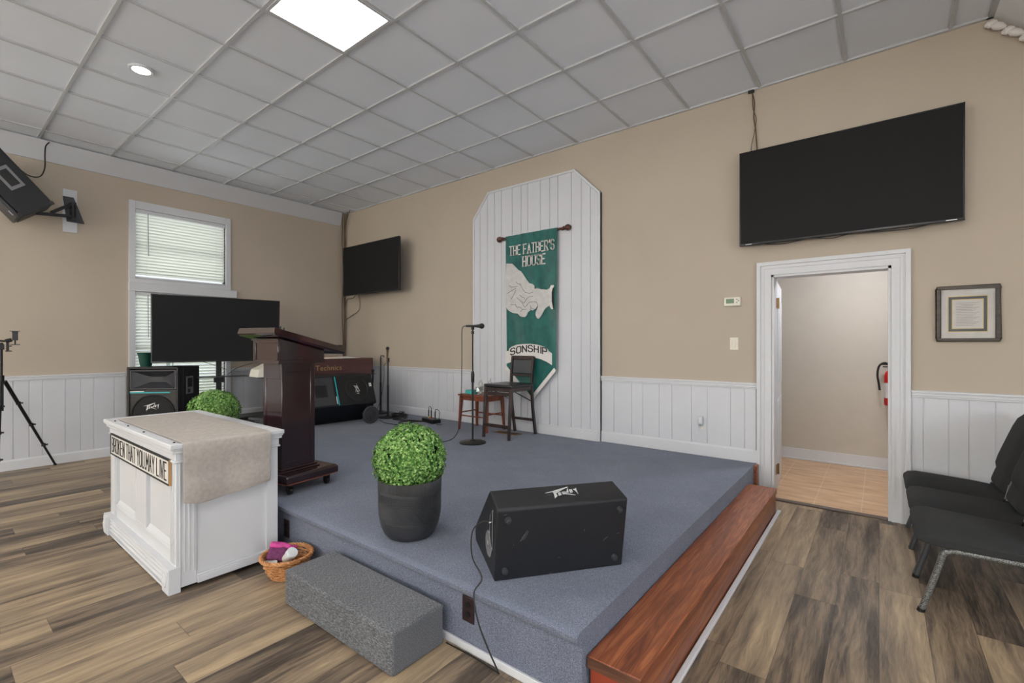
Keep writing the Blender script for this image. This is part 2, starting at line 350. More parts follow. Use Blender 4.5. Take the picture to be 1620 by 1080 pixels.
# stroke lettering ---------------------------------------------------
GL = {
 'A': [[(0,0),(0.3,1),(0.6,0)], [(0.1,0.34),(0.5,0.34)]], 'B': [[(0,0),(0,1),(0.42,1),(0.56,0.88),(0.56,0.64),(0.42,0.52),(0,0.52)], [(0.42,0.52),(0.6,0.4),(0.6,0.12),(0.44,0),(0,0)]],
 'E': [[(0.56,0),(0,0),(0,1),(0.56,1)], [(0,0.52),(0.42,0.52)]], 'F': [[(0,0),(0,1),(0.56,1)], [(0,0.5),(0.42,0.5)]],
 'H': [[(0,0),(0,1)], [(0.58,0),(0.58,1)], [(0,0.5),(0.58,0.5)]], 'I': [[(0.1,0),(0.1,1)]], 'K': [[(0,0),(0,1)], [(0.56,1),(0,0.42)], [(0.18,0.58),(0.6,0)]],
 'L': [[(0,1),(0,0),(0.52,0)]], 'M': [[(0,0),(0,1),(0.35,0.35),(0.7,1),(0.7,0)]], 'N': [[(0,0),(0,1),(0.58,0),(0.58,1)]],
 'O': [[(0.14,0),(0,0.16),(0,0.84),(0.14,1),(0.46,1),(0.6,0.84),(0.6,0.16),(0.46,0),(0.14,0)]],
 'R': [[(0,0),(0,1),(0.44,1),(0.58,0.87),(0.58,0.6),(0.44,0.48),(0,0.48)], [(0.32,0.48),(0.6,0)]], 'P': [[(0,0),(0,1),(0.44,1),(0.58,0.87),(0.58,0.6),(0.44,0.46),(0,0.46)]],
 'S': [[(0,0.18),(0.14,0),(0.44,0),(0.58,0.14),(0.58,0.38),(0.44,0.52),(0.14,0.54),(0,0.66),(0,0.86),(0.14,1),(0.44,1),(0.58,0.84)]],
 'T': [[(0.3,0),(0.3,1)], [(0,1),(0.6,1)]], 'U': [[(0,1),(0,0.16),(0.14,0),(0.44,0),(0.58,0.16),(0.58,1)]], 'V': [[(0,1),(0.3,0),(0.6,1)]],
 'Y': [[(0,1),(0.3,0.48),(0.6,1)], [(0.3,0.48),(0.3,0)]], "'": [[(0.1,1.0),(0.06,0.78)]], '.': [[(0.08,0.0),(0.08,0.06)]], ' ': []}
SER = {'T': [(0.3,0)], 'H': [(0,0),(0,1),(0.58,0),(0.58,1)], 'E': [(0,0),(0,1)], 'F': [(0,0),(0,1)], 'A': [(0,0),(0.6,0)], 'R': [(0,0),(0.6,0)], 'U': [(0,1),(0.58,1)]}
def lettering(mb, text, height, width, put, stroke=0.13, serif=False, th=0.002):
    """text laid along u in 0..width, v in 0..height; put(u, v, d) gives the 3D point"""
    adv = [0.42 if ch == ' ' else (0.34 if ch in "I.'" else (0.95 if ch == 'M' else 0.84)) for ch in text]
    k = width/(sum(adv)-0.24); x = 0
    def quad(a, b, wd):
        a = Vector(a); b = Vector(b); d = (b-a)
        if d.length < 1e-6: return
        d.normalize(); n = Vector((-d.y, d.x))*wd/2; a2 = a-d*wd*0.42; b2 = b+d*wd*0.42
        q = [a2-n, b2-n, b2+n, a2+n]
        vs = [put(p.x, p.y, 0) for p in q]+[put(p.x, p.y, th) for p in q]
        mb.add(vs, [(3,2,1,0),(4,5,6,7),(0,1,5,4),(1,2,6,5),(2,3,7,6),(3,0,4,7)])
    for ch, ad in zip(text, adv):
        wd = stroke*min(height, k*1.3)
        for pl in GL[ch]:
            for a, b in zip(pl, pl[1:]): quad(((x+a[0])*k, a[1]*height), ((x+b[0])*k, b[1]*height), wd)
        if serif:
            for sx, sy in SER.get(ch, []): quad(((x+sx-0.13)*k, sy*height), ((x+sx+0.13)*k, sy*height), wd*0.8)
        x += ad
    return mb
PV = [[(0,.248),(.244,.298),(.378,.336),(.756,.433),(.765,.412),(.588,.345),(.311,.202),(.307,.252),(.41,.285),(.3,.275)],
      [(.244,.29),(.307,.30),(.307,.092),(.189,0),(.235,.168)],
      [(.37,.214),(.462,.231),(.458,.21),(.412,.2),(.408,.18),(.454,.19),(.445,.15),(.395,.147),(.39,.13),(.462,.13),(.345,.092)],
      [(.496,.235),(.588,.176),(.84,.063),(.78,.08),(.571,.139),(.496,.134)],
      [(.538,.244),(.639,.227),(.748,.395),(.697,.193),(.6,.2)],
      [(.756,.311),(.853,.311),(.84,.294),(.798,.277),(.798,.26),(.845,.269),(.832,.244),(.78,.235),(.78,.214),(.84,.218),(.798,.185),(.731,.176)],
      [(.882,.311),(.95,.32),(.996,.361),(.966,.252),(.937,.092),(.92,.252)]]
def brand_mark(mb, width, X, th=0.002):      # angular five-letter speaker mark, centred on X
    for pl in PV: mb.prism([((x-.5)*width, (y-.22)*width*1.25) for x, y in pl], 0, th, X)
    return mb

# ================================================================== ROOM
# floor, hall floor
MB().box(WL-0.1, WR, WF, WB+0.02, -0.06, 0).build('floor', 'floor', kind='structure', smooth=False)
MB().box(-2.6, 1.9, WB+0.02, 6.55, -0.06, 0.0).build('floor_hall', 'hallfloor', kind='structure', smooth=False)
# back wall with doorway
DX0, DX1, DZ = -0.75, 0.075, 1.985
MB().box(WL-0.12, DX0, WB, WB+0.14, 0, CH+0.1).box(DX1, WR, WB, WB+0.14, 0, CH+0.1).box(DX0, DX1, WB, WB+0.14, DZ, CH+0.1) \
    .build('wall_back', 'wall', kind='structure', smooth=False)
# left wall with tall double window (Y 1.72..2.77) and two more towards the front of the church
wy0, wy1 = 1.72, 2.765
UZ0, UZ1, LZ0, LZ1 = 2.215, 3.10, 0.62, 2.05
lw = MB(); 
for a, b in ((WF, -4.5), (-3.5, -0.97), (0.07, wy0), (wy1, WB)): lw.box(WL-0.12, WL, a, b, 0, CH+0.1)
for a, b in ((-4.5, -3.5), (-0.97, 0.07), (wy0, wy1)):
    lw.box(WL-0.12, WL, a, b, 0, LZ0).box(WL-0.12, WL, a, b, LZ1, UZ0).box(WL-0.12, WL, a, b, UZ1, CH+0.1)
lw.build('wall_left', 'wall', kind='structure', smooth=False)
MB().box(WR, WR+0.12, WF, WB+0.14, 0, CH+0.1).build('wall_right', 'wall', kind='structure', smooth=False)
MB().box(WL-0.12, WR+0.12, WF-0.12, WF, 0, CH+0.1).build('wall_front', 'wall', kind='structure', smooth=False)
# hall shell
MB().box(-2.6, 1.9, 6.53, 6.65, 0, 2.7).build('wall_hall_back', 'hallwall', kind='structure', smooth=False)
MB().box(-2.7, -2.6, WB+0.14, 6.65, 0, 2.7).build('wall_hall_left', 'hallwall', kind='structure', smooth=False)
MB().box(1.9, 2.0, WB+0.14, 6.65, 0, 2.7).build('wall_hall_right', 'hallwall', kind='structure', smooth=False)
MB().box(-2.6, 1.9, WB+0.14, 6.53, 2.6, 2.7).build('ceiling_hall', 'tile', kind='structure', smooth=False)
MB().box(-2.6, 1.9, 6.513, 6.53, 0, 0.13).box(-2.6, 1.9, 6.503, 6.53, 0, 0.02).build('baseboard_hall', 'white', kind='structure', bevel=0.003)
MB().box(WL-0.12, 0.64, WF, WB+0.1, CH+0.012, CH+0.1).build('ceiling', 'tile', kind='structure', smooth=False)
# suspended tiles and grid : spacing 0.623 along the stage wall, 0.63 away from it
GX = [-3.33+0.623*k for k in range(-6, 7)]; GY = [1.47+0.63*k for k in range(-11, 5)]
g = MB()
for x in GX: g.box(x-0.012, x+0.012, WF, WB, CH-0.001, CH+0.012)
for y in GY: g.box(WL+0.05, 0.62, y-0.012, y+0.012, CH-0.0015, CH+0.012)
g.box(WL, 0.63, WB-0.025, WB, CH-0.004, CH+0.012)
g.box(0.60, 0.635, WF, WB, CH-0.004, CH+0.012)
g.build('ceiling_grid', 'grid', kind='structure', smooth=False)
# ceiling that drops to the right of the grid
MB().hexa([(0.63, WF, CH), (1.72, WF, 2.62), (1.72, WB, 2.62), (0.63, WB, CH)], [(0.63, WF, CH+0.1), (1.82, WF, 2.62), (1.82, WB, 2.62), (0.63, WB, CH+0.1)]) \
    .box(1.72, WR, WF, WB, 2.60, 2.7).build('ceiling_slope', 'slope', kind='structure', smooth=False)
# flat board under the ceiling along the left wall
MB().hexa([(WL, WF, 3.45), (WL+0.012, WF, 3.45), (WL+0.012, WB-0.08, 3.45), (WL, WB-0.08, 3.45)],
          [(WL, WF, CH), (WL+0.075, WF, CH), (WL+0.075, WB-0.08, CH), (WL, WB-0.08, CH)]).build('trim_1', 'tbar', kind='structure', smooth=False)

# ---- wainscot
ARX0, ARX1 = -4.305, -2.41
def planks(mb, put, a, b, z0, z1, widths, t=0.012):
    x = a; i = 0
    while x < b-0.004:
        wd = widths[i % len(widths)]; e = min(b, x+wd); put(mb, x+0.0022, e-0.0022, z0, z1, t); x = e; i += 1
putB = lambda mb, a, b, z0, z1, t: mb.box(a, b, WB-t, WB, z0, z1)
putL = lambda mb, a, b, z0, z1, t: mb.box(WL, WL+t, a, b, z0, z1)
wid = [0.15, 0.205, 0.12, 0.175, 0.13, 0.19]
ws = MB()
planks(ws, putB, WL+0.02, ARX0, SH, 0.985, wid); planks(ws, putB, ARX1, -0.87, SH, 0.985, wid)
planks(ws, putB, 0.185, WR, 0, 0.985, [0.077, 0.139, 0.108, 0.134, 0.15, 0.12])
ws.box(WL, ARX0, WB-0.006, WB, SH, 0.985).box(ARX1, -0.87, WB-0.006, WB, SH, 0.985).box(0.185, WR, WB-0.006, WB, 0, 0.985)
ws.build('trim_2', 'panelwhite', kind='structure', bevel=0.0025, seg=1)
ws = MB()
planks(ws, putL, WF, -4.6, 0, 0.985, wid); planks(ws, putL, -3.4, -1.08, 0, 0.985, wid); planks(ws, putL, 0.18, 0.777, 0, 0.985, wid)
planks(ws, putL, 0.777, 1.63, 0, 0.985, [0.105, 0.19, 0.13, 0.12, 0.19, 0.12]); planks(ws, putL, 2.86, WB-0.012, SH, 0.985, wid)
for a, b in ((WF, -4.6), (-3.4, -1.08), (0.18, 1.63), (2.86, WB-0.012)): ws.box(WL, WL+0.006, a, b, 0, 0.985)
ws.build('trim_3', 'panelwhite', kind='structure', bevel=0.0025, seg=1)
rl = MB()
for a, b in ((WL, ARX0), (ARX1, -0.862), (0.19, WR)):
    rl.box(a, b, WB-0.022, WB, 0.972, 1.02).box(a, b, WB-0.034, WB, 1.008, 1.026).box(a, b, WB-0.028, WB, 0.985, 0.993)
for a, b in ((WF, -4.6), (-3.4, -1.08), (0.18, 1.65), (2.84, WB)):
    rl.box(WL, WL+0.022, a, b, 0.972, 1.02).box(WL, WL+0.034, a, b, 1.008, 1.026).box(WL, WL+0.028, a, b, 0.985, 0.993)
rl.build('trim_4', 'white', kind='structure', bevel=0.003)
bb = MB()
for a, b, z in ((WL, ARX0, SH), (ARX1+0.0, -0.862, SH), (0.19, WR, 0)):
    bb.box(a, b, WB-0.022, WB, z, z+0.10).hexa([(a, WB-0.022, z+0.10), (b, WB-0.022, z+0.10), (b, WB, z+0.10), (a, WB, z+0.10)], [(a, WB-0.012, z+0.118), (b, WB-0.012, z+0.118), (b, WB, z+0.118), (a, WB, z+0.118)])
bb.build('baseboard_back', 'white', kind='structure', bevel=0.002, seg=1)
bb = MB()
for a, b, z in ((WF, SY, 0), (SY, WB, SH)):
    bb.box(WL, WL+0.022, a, b, z, z+0.10).hexa([(WL, a, z+0.10), (WL+0.022, a, z+0.10), (WL+0.022, b, z+0.10), (WL, b, z+0.10)], [(WL, a, z+0.118), (WL+0.012, a, z+0.118), (WL+0.012, b, z+0.118), (WL, b, z+0.118)])
bb.build('baseboard_left', 'white', kind='structure', bevel=0.002, seg=1)

# ---- clipped-corner panel behind the banner
ar = MB()
XB = Matrix.Translation((0, WB, 0)) @ Matrix.Rotation(PI/2, 4, 'X')      # local xy -> wall xz, local z -> towards room
poly = [(ARX0, SH), (ARX1, SH), (ARX1, 3.05), (-2.73, 3.37), (-4.035, 3.37), (ARX0, 3.05)]
def inset(p, d):
    return [(ARX0+d, SH), (ARX1-d, SH), (ARX1-d, 3.05-d*0.41), (-2.73-d*0.41, 3.37-d), (-4.035+d*0.41, 3.37-d), (ARX0+d, 3.05-d*0.41)]
ar.prism(poly, 0, 0.036, XB)
arp = ar.build('trim_5', 'panelwhite', kind='structure', smooth=False)
gx = [-4.18, -4.05, -3.93, -3.81, -3.638, -3.496, -3.393, -3.205, -3.07, -2.958, -2.775, -2.644, -2.53]
pl = MB(); xs = [ARX0+0.02]+gx+[ARX1-0.02]
def topz(x):
    if x < -4.035: return 3.03+(x-ARX0)*(0.32/0.27)-0.02
    if x > -2.73: return 3.03+(ARX1-x)*(0.32/0.32)-0.02
    return 3.35
for a, b in zip(xs, xs[1:]):
    a += 0.002; b -= 0.002; br = [x for x in (-4.035, -2.73) if a < x < b]
    pp = [(a, SH), (b, SH), (b, topz(b))]+[(x, 3.35) for x in br]+[(a, topz(a))]
    pl.prism(pp, 0.0, 0.044, XB)
pl.build('trim_6', 'panelwhite', kind='structure', bevel=0.002, seg=1)
ed = MB(); ring = inset(poly, 0.026)
for i in range(1, 5):
    a, b = poly[i], poly[i+1]; c, d = ring[i+1], ring[i]
    ed.prism([a, b, c, d], 0, 0.055, XB)
ed.prism([poly[5], poly[0], ring[0], ring[5]], 0, 0.055, XB)
ed.box(ARX0+0.026, ARX1-0.026, WB-0.062, WB, SH, SH+0.10).box(ARX0+0.026, ARX1-0.026, WB-0.054, WB, SH+0.10, SH+0.115)
ed.build('trim_7', 'white', kind='structure', bevel=0.003)

# ---- doorway casing, door
dc = MB(); cw = 0.114
for x0, x1 in ((DX0-cw, DX0), (DX1, DX1+cw)):
    o_ = x0 if x0 < -0.5 else x1; i_ = x1 if x0 < -0.5 else x0; sg = 1 if o_ < i_ else -1
    dc.box(min(o_, i_), max(o_, i_), WB-0.018, WB, 0, DZ+cw)
    a, b = sorted((o_, o_+sg*0.03)); dc.box(a, b, WB-0.034, WB, 0, DZ+cw)
    a, b = sorted((o_+sg*0.045, o_+sg*0.06)); dc.box(a, b, WB-0.026, WB, 0, DZ+cw-0.045)
    a, b = sorted((i_-sg*0.022, i_)); dc.box(a, b, WB-0.024, WB, 0, DZ+0.022)
dc.box(DX0-cw+0.001, DX1+cw-0.001, WB-0.0185, WB, DZ, DZ+cw).box(DX0-cw, DX1+cw, WB-0.0345, WB, DZ+cw-0.03, DZ+cw+0.0005) \
  .box(DX0-0.06, DX1+0.06, WB-0.0265, WB, DZ+cw-0.06, DZ+cw-0.045).box(DX0-0.02, DX1+0.02, WB-0.0245, WB, DZ-0.0005, DZ+0.022)
dc.box(DX0-0.0, DX0+0.02, WB-0.01, WB+0.15, 0, DZ).box(DX1-0.02, DX1, WB-0.01, WB+0.15, 0, DZ).box(DX0, DX1, WB-0.01, WB+0.15, DZ-0.02, DZ)
dc.build('trim_8', 'white', kind='structure', smooth=False)
MB().box(DX0+0.02, DX1-0.02, WB-0.02, WB+0.045, 0, 0.012).build('trim_9', 'thresh', kind='structure', bevel=0.004)
d = MB(Matrix.Translation((-0.735, WB+0.165, 0)) @ Matrix.Rotation(math.radians(95.5), 4, 'Z'))
d.box(0, 0.80, -0.0, 0.035, 0.012, 1.955)
for z0, z1 in ((0.2, 0.85), (1.0, 1.8)):
    for a, b in ((0.1, 0.36), (0.44, 0.70)): d.box(a, b, 0.0345, 0.042, z0, z1).box(a, b, -0.007, 0.0005, z0, z1)
dr = d.build('door_1', 'white', kind='structure', bevel=0.003)
hg = [MB().box(DX0+0.0195, DX0+0.0225, WB+0.095, WB+0.14, z, z+0.09).cyl((DX0+0.03, WB+0.155, z-0.003), (DX0+0.03, WB+0.155, z+0.093), 0.008, n=10).build('door_hinge', 'brass', dr) for z in (0.20, 1.70)]

# ---- windows with blinds
def window(n, y0, y1, z0, z1, wand=True):
    f = MB(); x = WL
    c = 0.066
    f.box(x-0.10, x+0.022, y0-c, y0, z0-0.02, z1+0.10).box(x-0.10, x+0.022, y1, y1+c, z0-0.02, z1+0.10)
    f.box(x-0.10, x+0.024, y0, y1, z1, z1+0.10)
    f.box(x-0.10, x-0.085, y0, y1, z0, z0+0.04)
    f.box(x-0.095, x-0.075, y0, y1, (z0+z1)/2-0.02, (z0+z1)/2+0.02)
    fr = f.build('window_%d' % n, 'white', kind='structure', bevel=0.003)
    MB().box(x-0.09, x-0.086, y0, y1, z0, z1).build('pane', 'glass', fr, smooth=False)
    s = MB(); k = int((z1-z0-0.05)/0.040)
    for i in range(k):
        z = z1-0.055-i*0.040
        T = Matrix.Translation((x-0.018, 0, z)) @ Matrix.Rotation(math.radians(-44), 4, 'Y')
        pr = [(-0.025, 0), (-0.0125, 0.0028), (0, 0.0038), (0.0125, 0.0028), (0.025, 0)]
        vs = [(p, yy, q) for yy in (y0+0.008, y1-0.008) for p, q in pr]+[(p, yy, q-0.0022) for yy in (y0+0.008, y1-0.008) for p, q in pr]
        fs = [(j, j+1, j+6, j+5) for j in range(4)]+[(10+j+5, 10+j+6, 10+j+1, 10+j) for j in range(4)]+[(0, 5, 15, 10), (4, 14, 19, 9)]
        s.add(vs, fs, T)
    s.build('blind_slats', 'slat', fr)
    MB().box(x-0.045, x+0.012, y0+0.004, y1-0.004, z1-0.045, z1-0.002).box(x-0.038, x+0.002, y0+0.006, y1-0.006, z0+0.006, z0+0.024).build('blind_rail', 'white', fr, bevel=0.002)
    cd = MB()
    for yy in (y0+0.12, y1-0.12): cd.cyl((x+0.009, yy, z0+0.02), (x+0.009, yy, z1-0.03), 0.0012, n=5)
    cd.build('blind_cord', 'white', fr)
    if wand: MB().cyl((x+0.018, y0+0.13, z1-0.04), (x+0.02, y0+0.135, z1-0.04-min(0.55, (z1-z0)*0.62)), 0.0035, n=6).build('blind_wand', 'dkgrey', fr)
    return fr
nwin = 1
for a, b in ((wy0, wy1), (-0.97, 0.07), (-4.5, -3.5)):
    window(nwin, a, b, UZ0, UZ1); window(nwin+1, a, b, LZ0, LZ1); nwin += 2
    MB().box(WL-0.10, WL+0.04, a-0.07, b+0.14, 2.05, 2.16).box(WL-0.10, WL+0.03, a-0.066, b+0.066, 2.16, 2.215).box(WL-0.10, WL+0.034, a-0.08, b+0.08, 0.585, 0.62).build('trim_%d' % (20+nwin), 'white', kind='structure', bevel=0.004)
for wx in (-6.1, -3.9, -1.7, 0.5):  # frames around the added fill lights behind the camera, wall left solid
    f = MB(); f.box(wx-0.66, wx-0.58, WF, WF+0.03, 0.7, 3.12).box(wx+0.58, wx+0.66, WF, WF+0.03, 0.7, 3.12).box(wx-0.58, wx+0.58, WF, WF+0.03, 3.05, 3.12).box(wx-0.58, wx+0.58, WF, WF+0.06, 0.7, 0.75)
    f.box(wx-0.58, wx+0.58, WF, WF+0.028, 1.88, 1.92).build('window_%d' % nwin, 'white', kind='structure', bevel=0.003); nwin += 1
for wy in (-4.0, -1.5, 1.0):  # frames around the added side-aisle fill lights, wall left solid
    f = MB(); f.box(WR-0.03, WR, wy-0.68, wy-0.6, 0.87, 2.23).box(WR-0.03, WR, wy+0.6, wy+0.68, 0.87, 2.23).box(WR-0.03, WR, wy-0.6, wy+0.6, 2.15, 2.23).box(WR-0.06, WR, wy-0.6, wy+0.6, 0.87, 0.95)
    f.build('window_%d' % nwin, 'white', kind='structure', bevel=0.003); nwin += 1
# ground and pale neighbouring wall seen between the slats
MB().box(-30, WL-0.2, -15, 20, -0.6, -0.5).build('ground_outside', mat('lawn', (96, 120, 70), 0.9), kind='structure', smooth=False)

# ================================================================== STAGE
st = MB()
st.box(WL, SX, SY+0.0, WB, 0, SH-0.035)
st.build('stage', 'carpet', kind='structure', smooth=False)
ns = MB()      # carpeted top with rounded nosing over the front
pr = [(SY, SH-0.05), (SY-0.022, SH-0.046), (SY-0.034, SH-0.03), (SY-0.034, SH-0.015), (SY-0.022, SH-0.003), (SY-0.005, SH), (WB, SH), (WB, SH-0.036), (SY, SH-0.036)]
ns.prism([(a, b) for a, b in pr], 0, SX-WL, Matrix(((0,0,1,WL),(1,0,0,0),(0,1,0,0),(0,0,0,1))))
ns.build('stage_top', 'carpet', kind='structure')
MB().box(-2.4, SX, SY-0.012, SY, 0.0, 0.035).build('trim_10', 'white', kind='structure', bevel=0.002)
MB().box(SX, SX+0.025, 4.56, WB-0.035, 0, SH-0.002).build('trim_11', 'redwood', kind='structure', bevel=0.002)
MB().box(-0.655, -0.63, 1.45, 4.37, 0, 0.016).build('trim_12', 'white', kind='structure', bevel=0.003)

# wooden step down the right side of the stage
t = thing('wooden_step', 'long reddish stained wooden step along the right side of the blue carpeted stage', 'step', (-0.765, 2.93, 0))
MB().box(SX+0.004, -0.655, 1.56, 4.33, 0.155, 0.2).build('tread', 'redwood', t, world=True, bevel=0.004)
MB().box(SX+0.01, -0.662, 1.575, 4.325, 0.0, 0.155).build('riser', 'redwood', t, world=True, bevel=0.003)
MB().box(SX+0.008, -0.659, 1.5565, 1.5625, 0.158, 0.197).build('end_grain', 'endgrain', t, world=True)
MB().box(SX+0.014, -0.666, 1.571, 1.577, 0.004, 0.15).build('end_board', mat('red_brown_paint', (146, 62, 38), 0.5, var=0.08, vscale=12), t, world=True)

# carpeted step in front
stp = MB().box(-2.475, -1.57, 1.205, SY-0.036, 0, 0.182).build('carpeted_step', 'stepcarpet', bevel=0.012, seg=3)
tag(stp, 'low grey carpeted block step on the floor in front of the stage', 'step')

# ---- outlets on the stage front
def outlet(name, c, label, m='darkpaint'):
    t = thing(name, label, 'outlet', c)
    MB().box(-0.036, 0.036, -0.006, 0, -0.058, 0.058).build('cover_plate', m, t, bevel=0.003)
    sm = MB()
    for z in (-0.022, 0.022): sm.cyl((0, -0.009, z), (0, -0.005, z), 0.015, n=14)
    sm.build('socket', 'black', t)
    return t
outlet('power_outlet', (-1.448, SY, 0.185), 'dark brown power outlet on stage front between the grey carpeted step and stage corner')
outlet('power_outlet', (-3.11, SY, 0.145), 'dark power outlet on stage front, half beside the white communion table')

# ================================================================== CEILING LIGHTS
dif = emis('troffer_diffuser', (255, 252, 246), PANEL_E)
def troffer(x, y, label, group=None, first=None):
    if first:
        r = first.copy(); C.objects.link(r); r.location = (x, y, CH); r['label'] = label
        for ch in first.children: c = ch.copy(); C.objects.link(c); c.parent = r
        return r
    t = thing('ceiling_light', label, 'light', (x, y, CH), group=group); a, b = 0.299, 0.303
    f = MB()
    f.box(-a, a, -b, -b+0.022, -0.006, 0.011).box(-a, a, b-0.022, b, -0.006, 0.011).box(-a, -a+0.022, -b+0.022, b-0.022, -0.006, 0.011).box(a-0.022, a, -b+0.022, b-0.022, -0.006, 0.011)
    f.build('light_frame', 'tbar', t, smooth=False)
    MB().box(-a+0.022, a-0.022, -b+0.022, b-0.022, -0.001, 0.009).build('diffuser', dif, t, smooth=False)
    return t
tf = troffer(-3.33+0.3115, 1.47+0.315, 'glowing square white light panel set in the tile ceiling at the top of the photo')
ug = 'square ceiling light panels over the seating, out of view'
for x, y in ((-3.33+0.3115, -1.365), (-3.33+0.3115, -4.515), (-6.445, -1.365), (-6.445, -4.515), (0.097, -1.365), (0.097, -4.515), (0.097, 1.155)):
    r = troffer(x, y, 'square white light panel in the tile ceiling over the seating', first=tf); r['group'] = ug
t = thing('recessed_light', 'small round recessed light glowing in the ceiling at upper left', 'light', (-4.865, 1.165, CH))
MB().lathe([(0.062, -0.001), (0.064, -0.006), (0.082, -0.007), (0.088, -0.001), (0.088, 0.01)], n=32).build('trim_ring', 'white', t)
MB().lathe([(0.0, -0.003), (0.062, -0.003), (0.062, 0.004)], n=32).build('lens', emis('can_lens', (255, 250, 240), 22), t)
t = thing('hall_light', 'flush ceiling light in the hall beyond the doorway', 'light', (-0.1, 5.5, 2.6))
MB().lathe([(0.0, -0.09), (0.09, -0.08), (0.14, -0.05), (0.16, 0)], n=24).build('glass_dome', emis('hall_dome', (248, 250, 255), 85), t)
MB().lathe([(0.16, -0.02), (0.175, -0.02), (0.175, 0)], n=24).build('base_ring', 'white', t)

# ================================================================== COMMUNION TABLE
t = thing('communion_table', 'white painted wooden communion table with a lettered sign, on the plank floor before the stage', 'table', (-3.75, 1.155, 0))
X0, X1, Y0, Y1 = -4.45, -3.05, 0.885, 1.44
b = MB()
b.box(X0+0.02, X1-0.012, Y0+0.03, Y1-0.02, 0.03, 0.765)                     # carcass
b.box(X0, X0+0.10, Y0, Y0+0.06, 0.02, 0.765).box(X1-0.10, X1, Y0, Y0+0.10, 0.02, 0.765).box(X0, X0+0.06, Y1-0.06, Y1, 0.02, 0.765).box(X1-0.06, X1, Y1-0.07, Y1, 0.02, 0.765)
b.box(X0+0.10, X1-0.10, Y0+0.012, Y0+0.04, 0.56, 0.765)                     # top rail
b.box(X0+0.10, X1-0.10, Y0+0.012, Y0+0.04, 0.10, 0.22)                      # bottom rail
b.box((X0+X1)/2-0.11, (X0+X1)/2+0.11, Y0+0.012, Y0+0.04, 0.22, 0.56)
for k in range(4):                                                         # flutes on the corner posts
    b.box(X1-0.001, X1+0.004, Y0+0.014+k*0.022, Y0+0.024+k*0.022, 0.10, 0.72)
    b.box(X1-0.085+k*0.02, X1-0.076+k*0.02, Y0-0.004, Y0+0.001, 0.15, 0.71)
b.build('body', 'white', t, world=True, bevel=0.003)
for xa, xb in ((X0+0.10, (X0+X1)/2-0.11), ((X0+X1)/2+0.11, X1-0.10)):       # recessed panels with sloping sills
    p = MB(); p.box(xa+0.035, xb-0.035, Y0+0.024, Y0+0.034, 0.25, 0.56)
    p.hexa([(xa, Y0+0.008, 0.2), (xb, Y0+0.008, 0.2), (xb, Y0+0.034, 0.2), (xa, Y0+0.034, 0.2)], [(xa, Y0+0.012, 0.215), (xb, Y0+0.012, 0.215), (xb, Y0+0.034, 0.25), (xa, Y0+0.034, 0.25)])
    p.box(xa, xa+0.012, Y0+0.008, Y0+0.034, 0.22, 0.56).box(xb-0.012, xb, Y0+0.008, Y0+0.034, 0.22, 0.56)
    p.build('panel', 'white', t, world=True, bevel=0.002)
c = MB()
c.box(X0-0.012, X1+0.012, Y0-0.012, Y1+0.012, 0.715, 0.727).box(X0-0.006, X1+0.006, Y0-0.006, Y1+0.006, 0.727, 0.77)
c.box(X0-0.022, X1+0.022, Y0-0.022, Y1+0.018, 0.77, 0.788).box(X0-0.030, X1+0.030, Y0-0.030, Y1+0.022, 0.788, 0.798).box(X0-0.036, X1+0.036, Y0-0.036, Y1+0.026, 0.798, 0.824)
c.build('top', 'white', t, world=True, bevel=0.004)
m = MB().box(X0, X1-0.1, Y0-0.012, Y0+0.02, 0.008, 0.112).box(X0, X1-0.1, Y0-0.026, Y0+0.02, 0.110, 0.124).box(X0, X1-0.1, Y0-0.03, Y0+0.02, 0.006, 0.018)
for z in (0.034, 0.062, 0.09): m.cyl((X0, Y0-0.014, z), (X1-0.1, Y0-0.014, z), 0.0115, n=14)
m.box(X1-0.012, X1+0.016, Y0+0.10, Y1-0.06, 0.02, 0.06).box(X1-0.012, X1+0.01, Y0+0.10, Y1-0.06, 0.06, 0.07)
m.build('base_moulding', 'white', t, world=True, bevel=0.003)
for xa in (X0-0.014, X1-0.10):
    p = MB().box(xa, xa+0.11, Y0-0.038, Y0+0.02, 0.0, 0.14).box(xa+0.012, xa+0.098, Y0-0.042, Y0-0.036, 0.012, 0.128)
    p.lathe([(0.036, 0), (0.036, 0.004), (0.028, 0.006), (0.02, 0.004), (0.012, 0.008), (0, 0.009)], n=20, X=Matrix.Translation((xa+0.055, Y0-0.042, 0.07)) @ Matrix.Rotation(PI/2, 4, 'X'))
    p.build('corner_block', 'white', t, world=True, bevel=0.003)
MB().box(X1-0.06, X1+0.012, Y1-0.05, Y1+0.014, 0, 0.09).build('corner_block', 'white', t, world=True, bevel=0.003)
# sign on the front (a board hung on it)
sg = thing('lettered_sign', 'long narrow white sign with black capital letters on the front of the communion table', 'sign', (-3.74, Y0+0.0, 0.655))
SXa, SXb, SZ0, SZ1 = -4.372, -3.112, 0.588, 0.722
MB().box(SXa, SXb, Y0-0.014, Y0-0.0045, SZ0, SZ1).build('board', 'signwhite', sg, world=True)
fr = MB()
fr.box(SXa-0.006, SXb+0.006, Y0-0.018, Y0-0.0045, SZ1-0.002, SZ1+0.006).box(SXa-0.006, SXb+0.006, Y0-0.018, Y0-0.0045, SZ0-0.006, SZ0+0.002).box(SXa-0.006, SXa+0.002, Y0-0.018, Y0-0.0045, SZ0, SZ1).box(SXb-0.002, SXb+0.006, Y0-0.018, Y0-0.0045, SZ0, SZ1)
fr.build('black_edge', 'letter', sg, world=True)
MB().box(SXb+0.006, SXb+0.0075, Y0-0.018, Y0-0.0045, SZ0-0.006, SZ1+0.006).build('wooden_edge', mat('raw_pine_edge', (176, 136, 92), 0.6), sg, world=True)
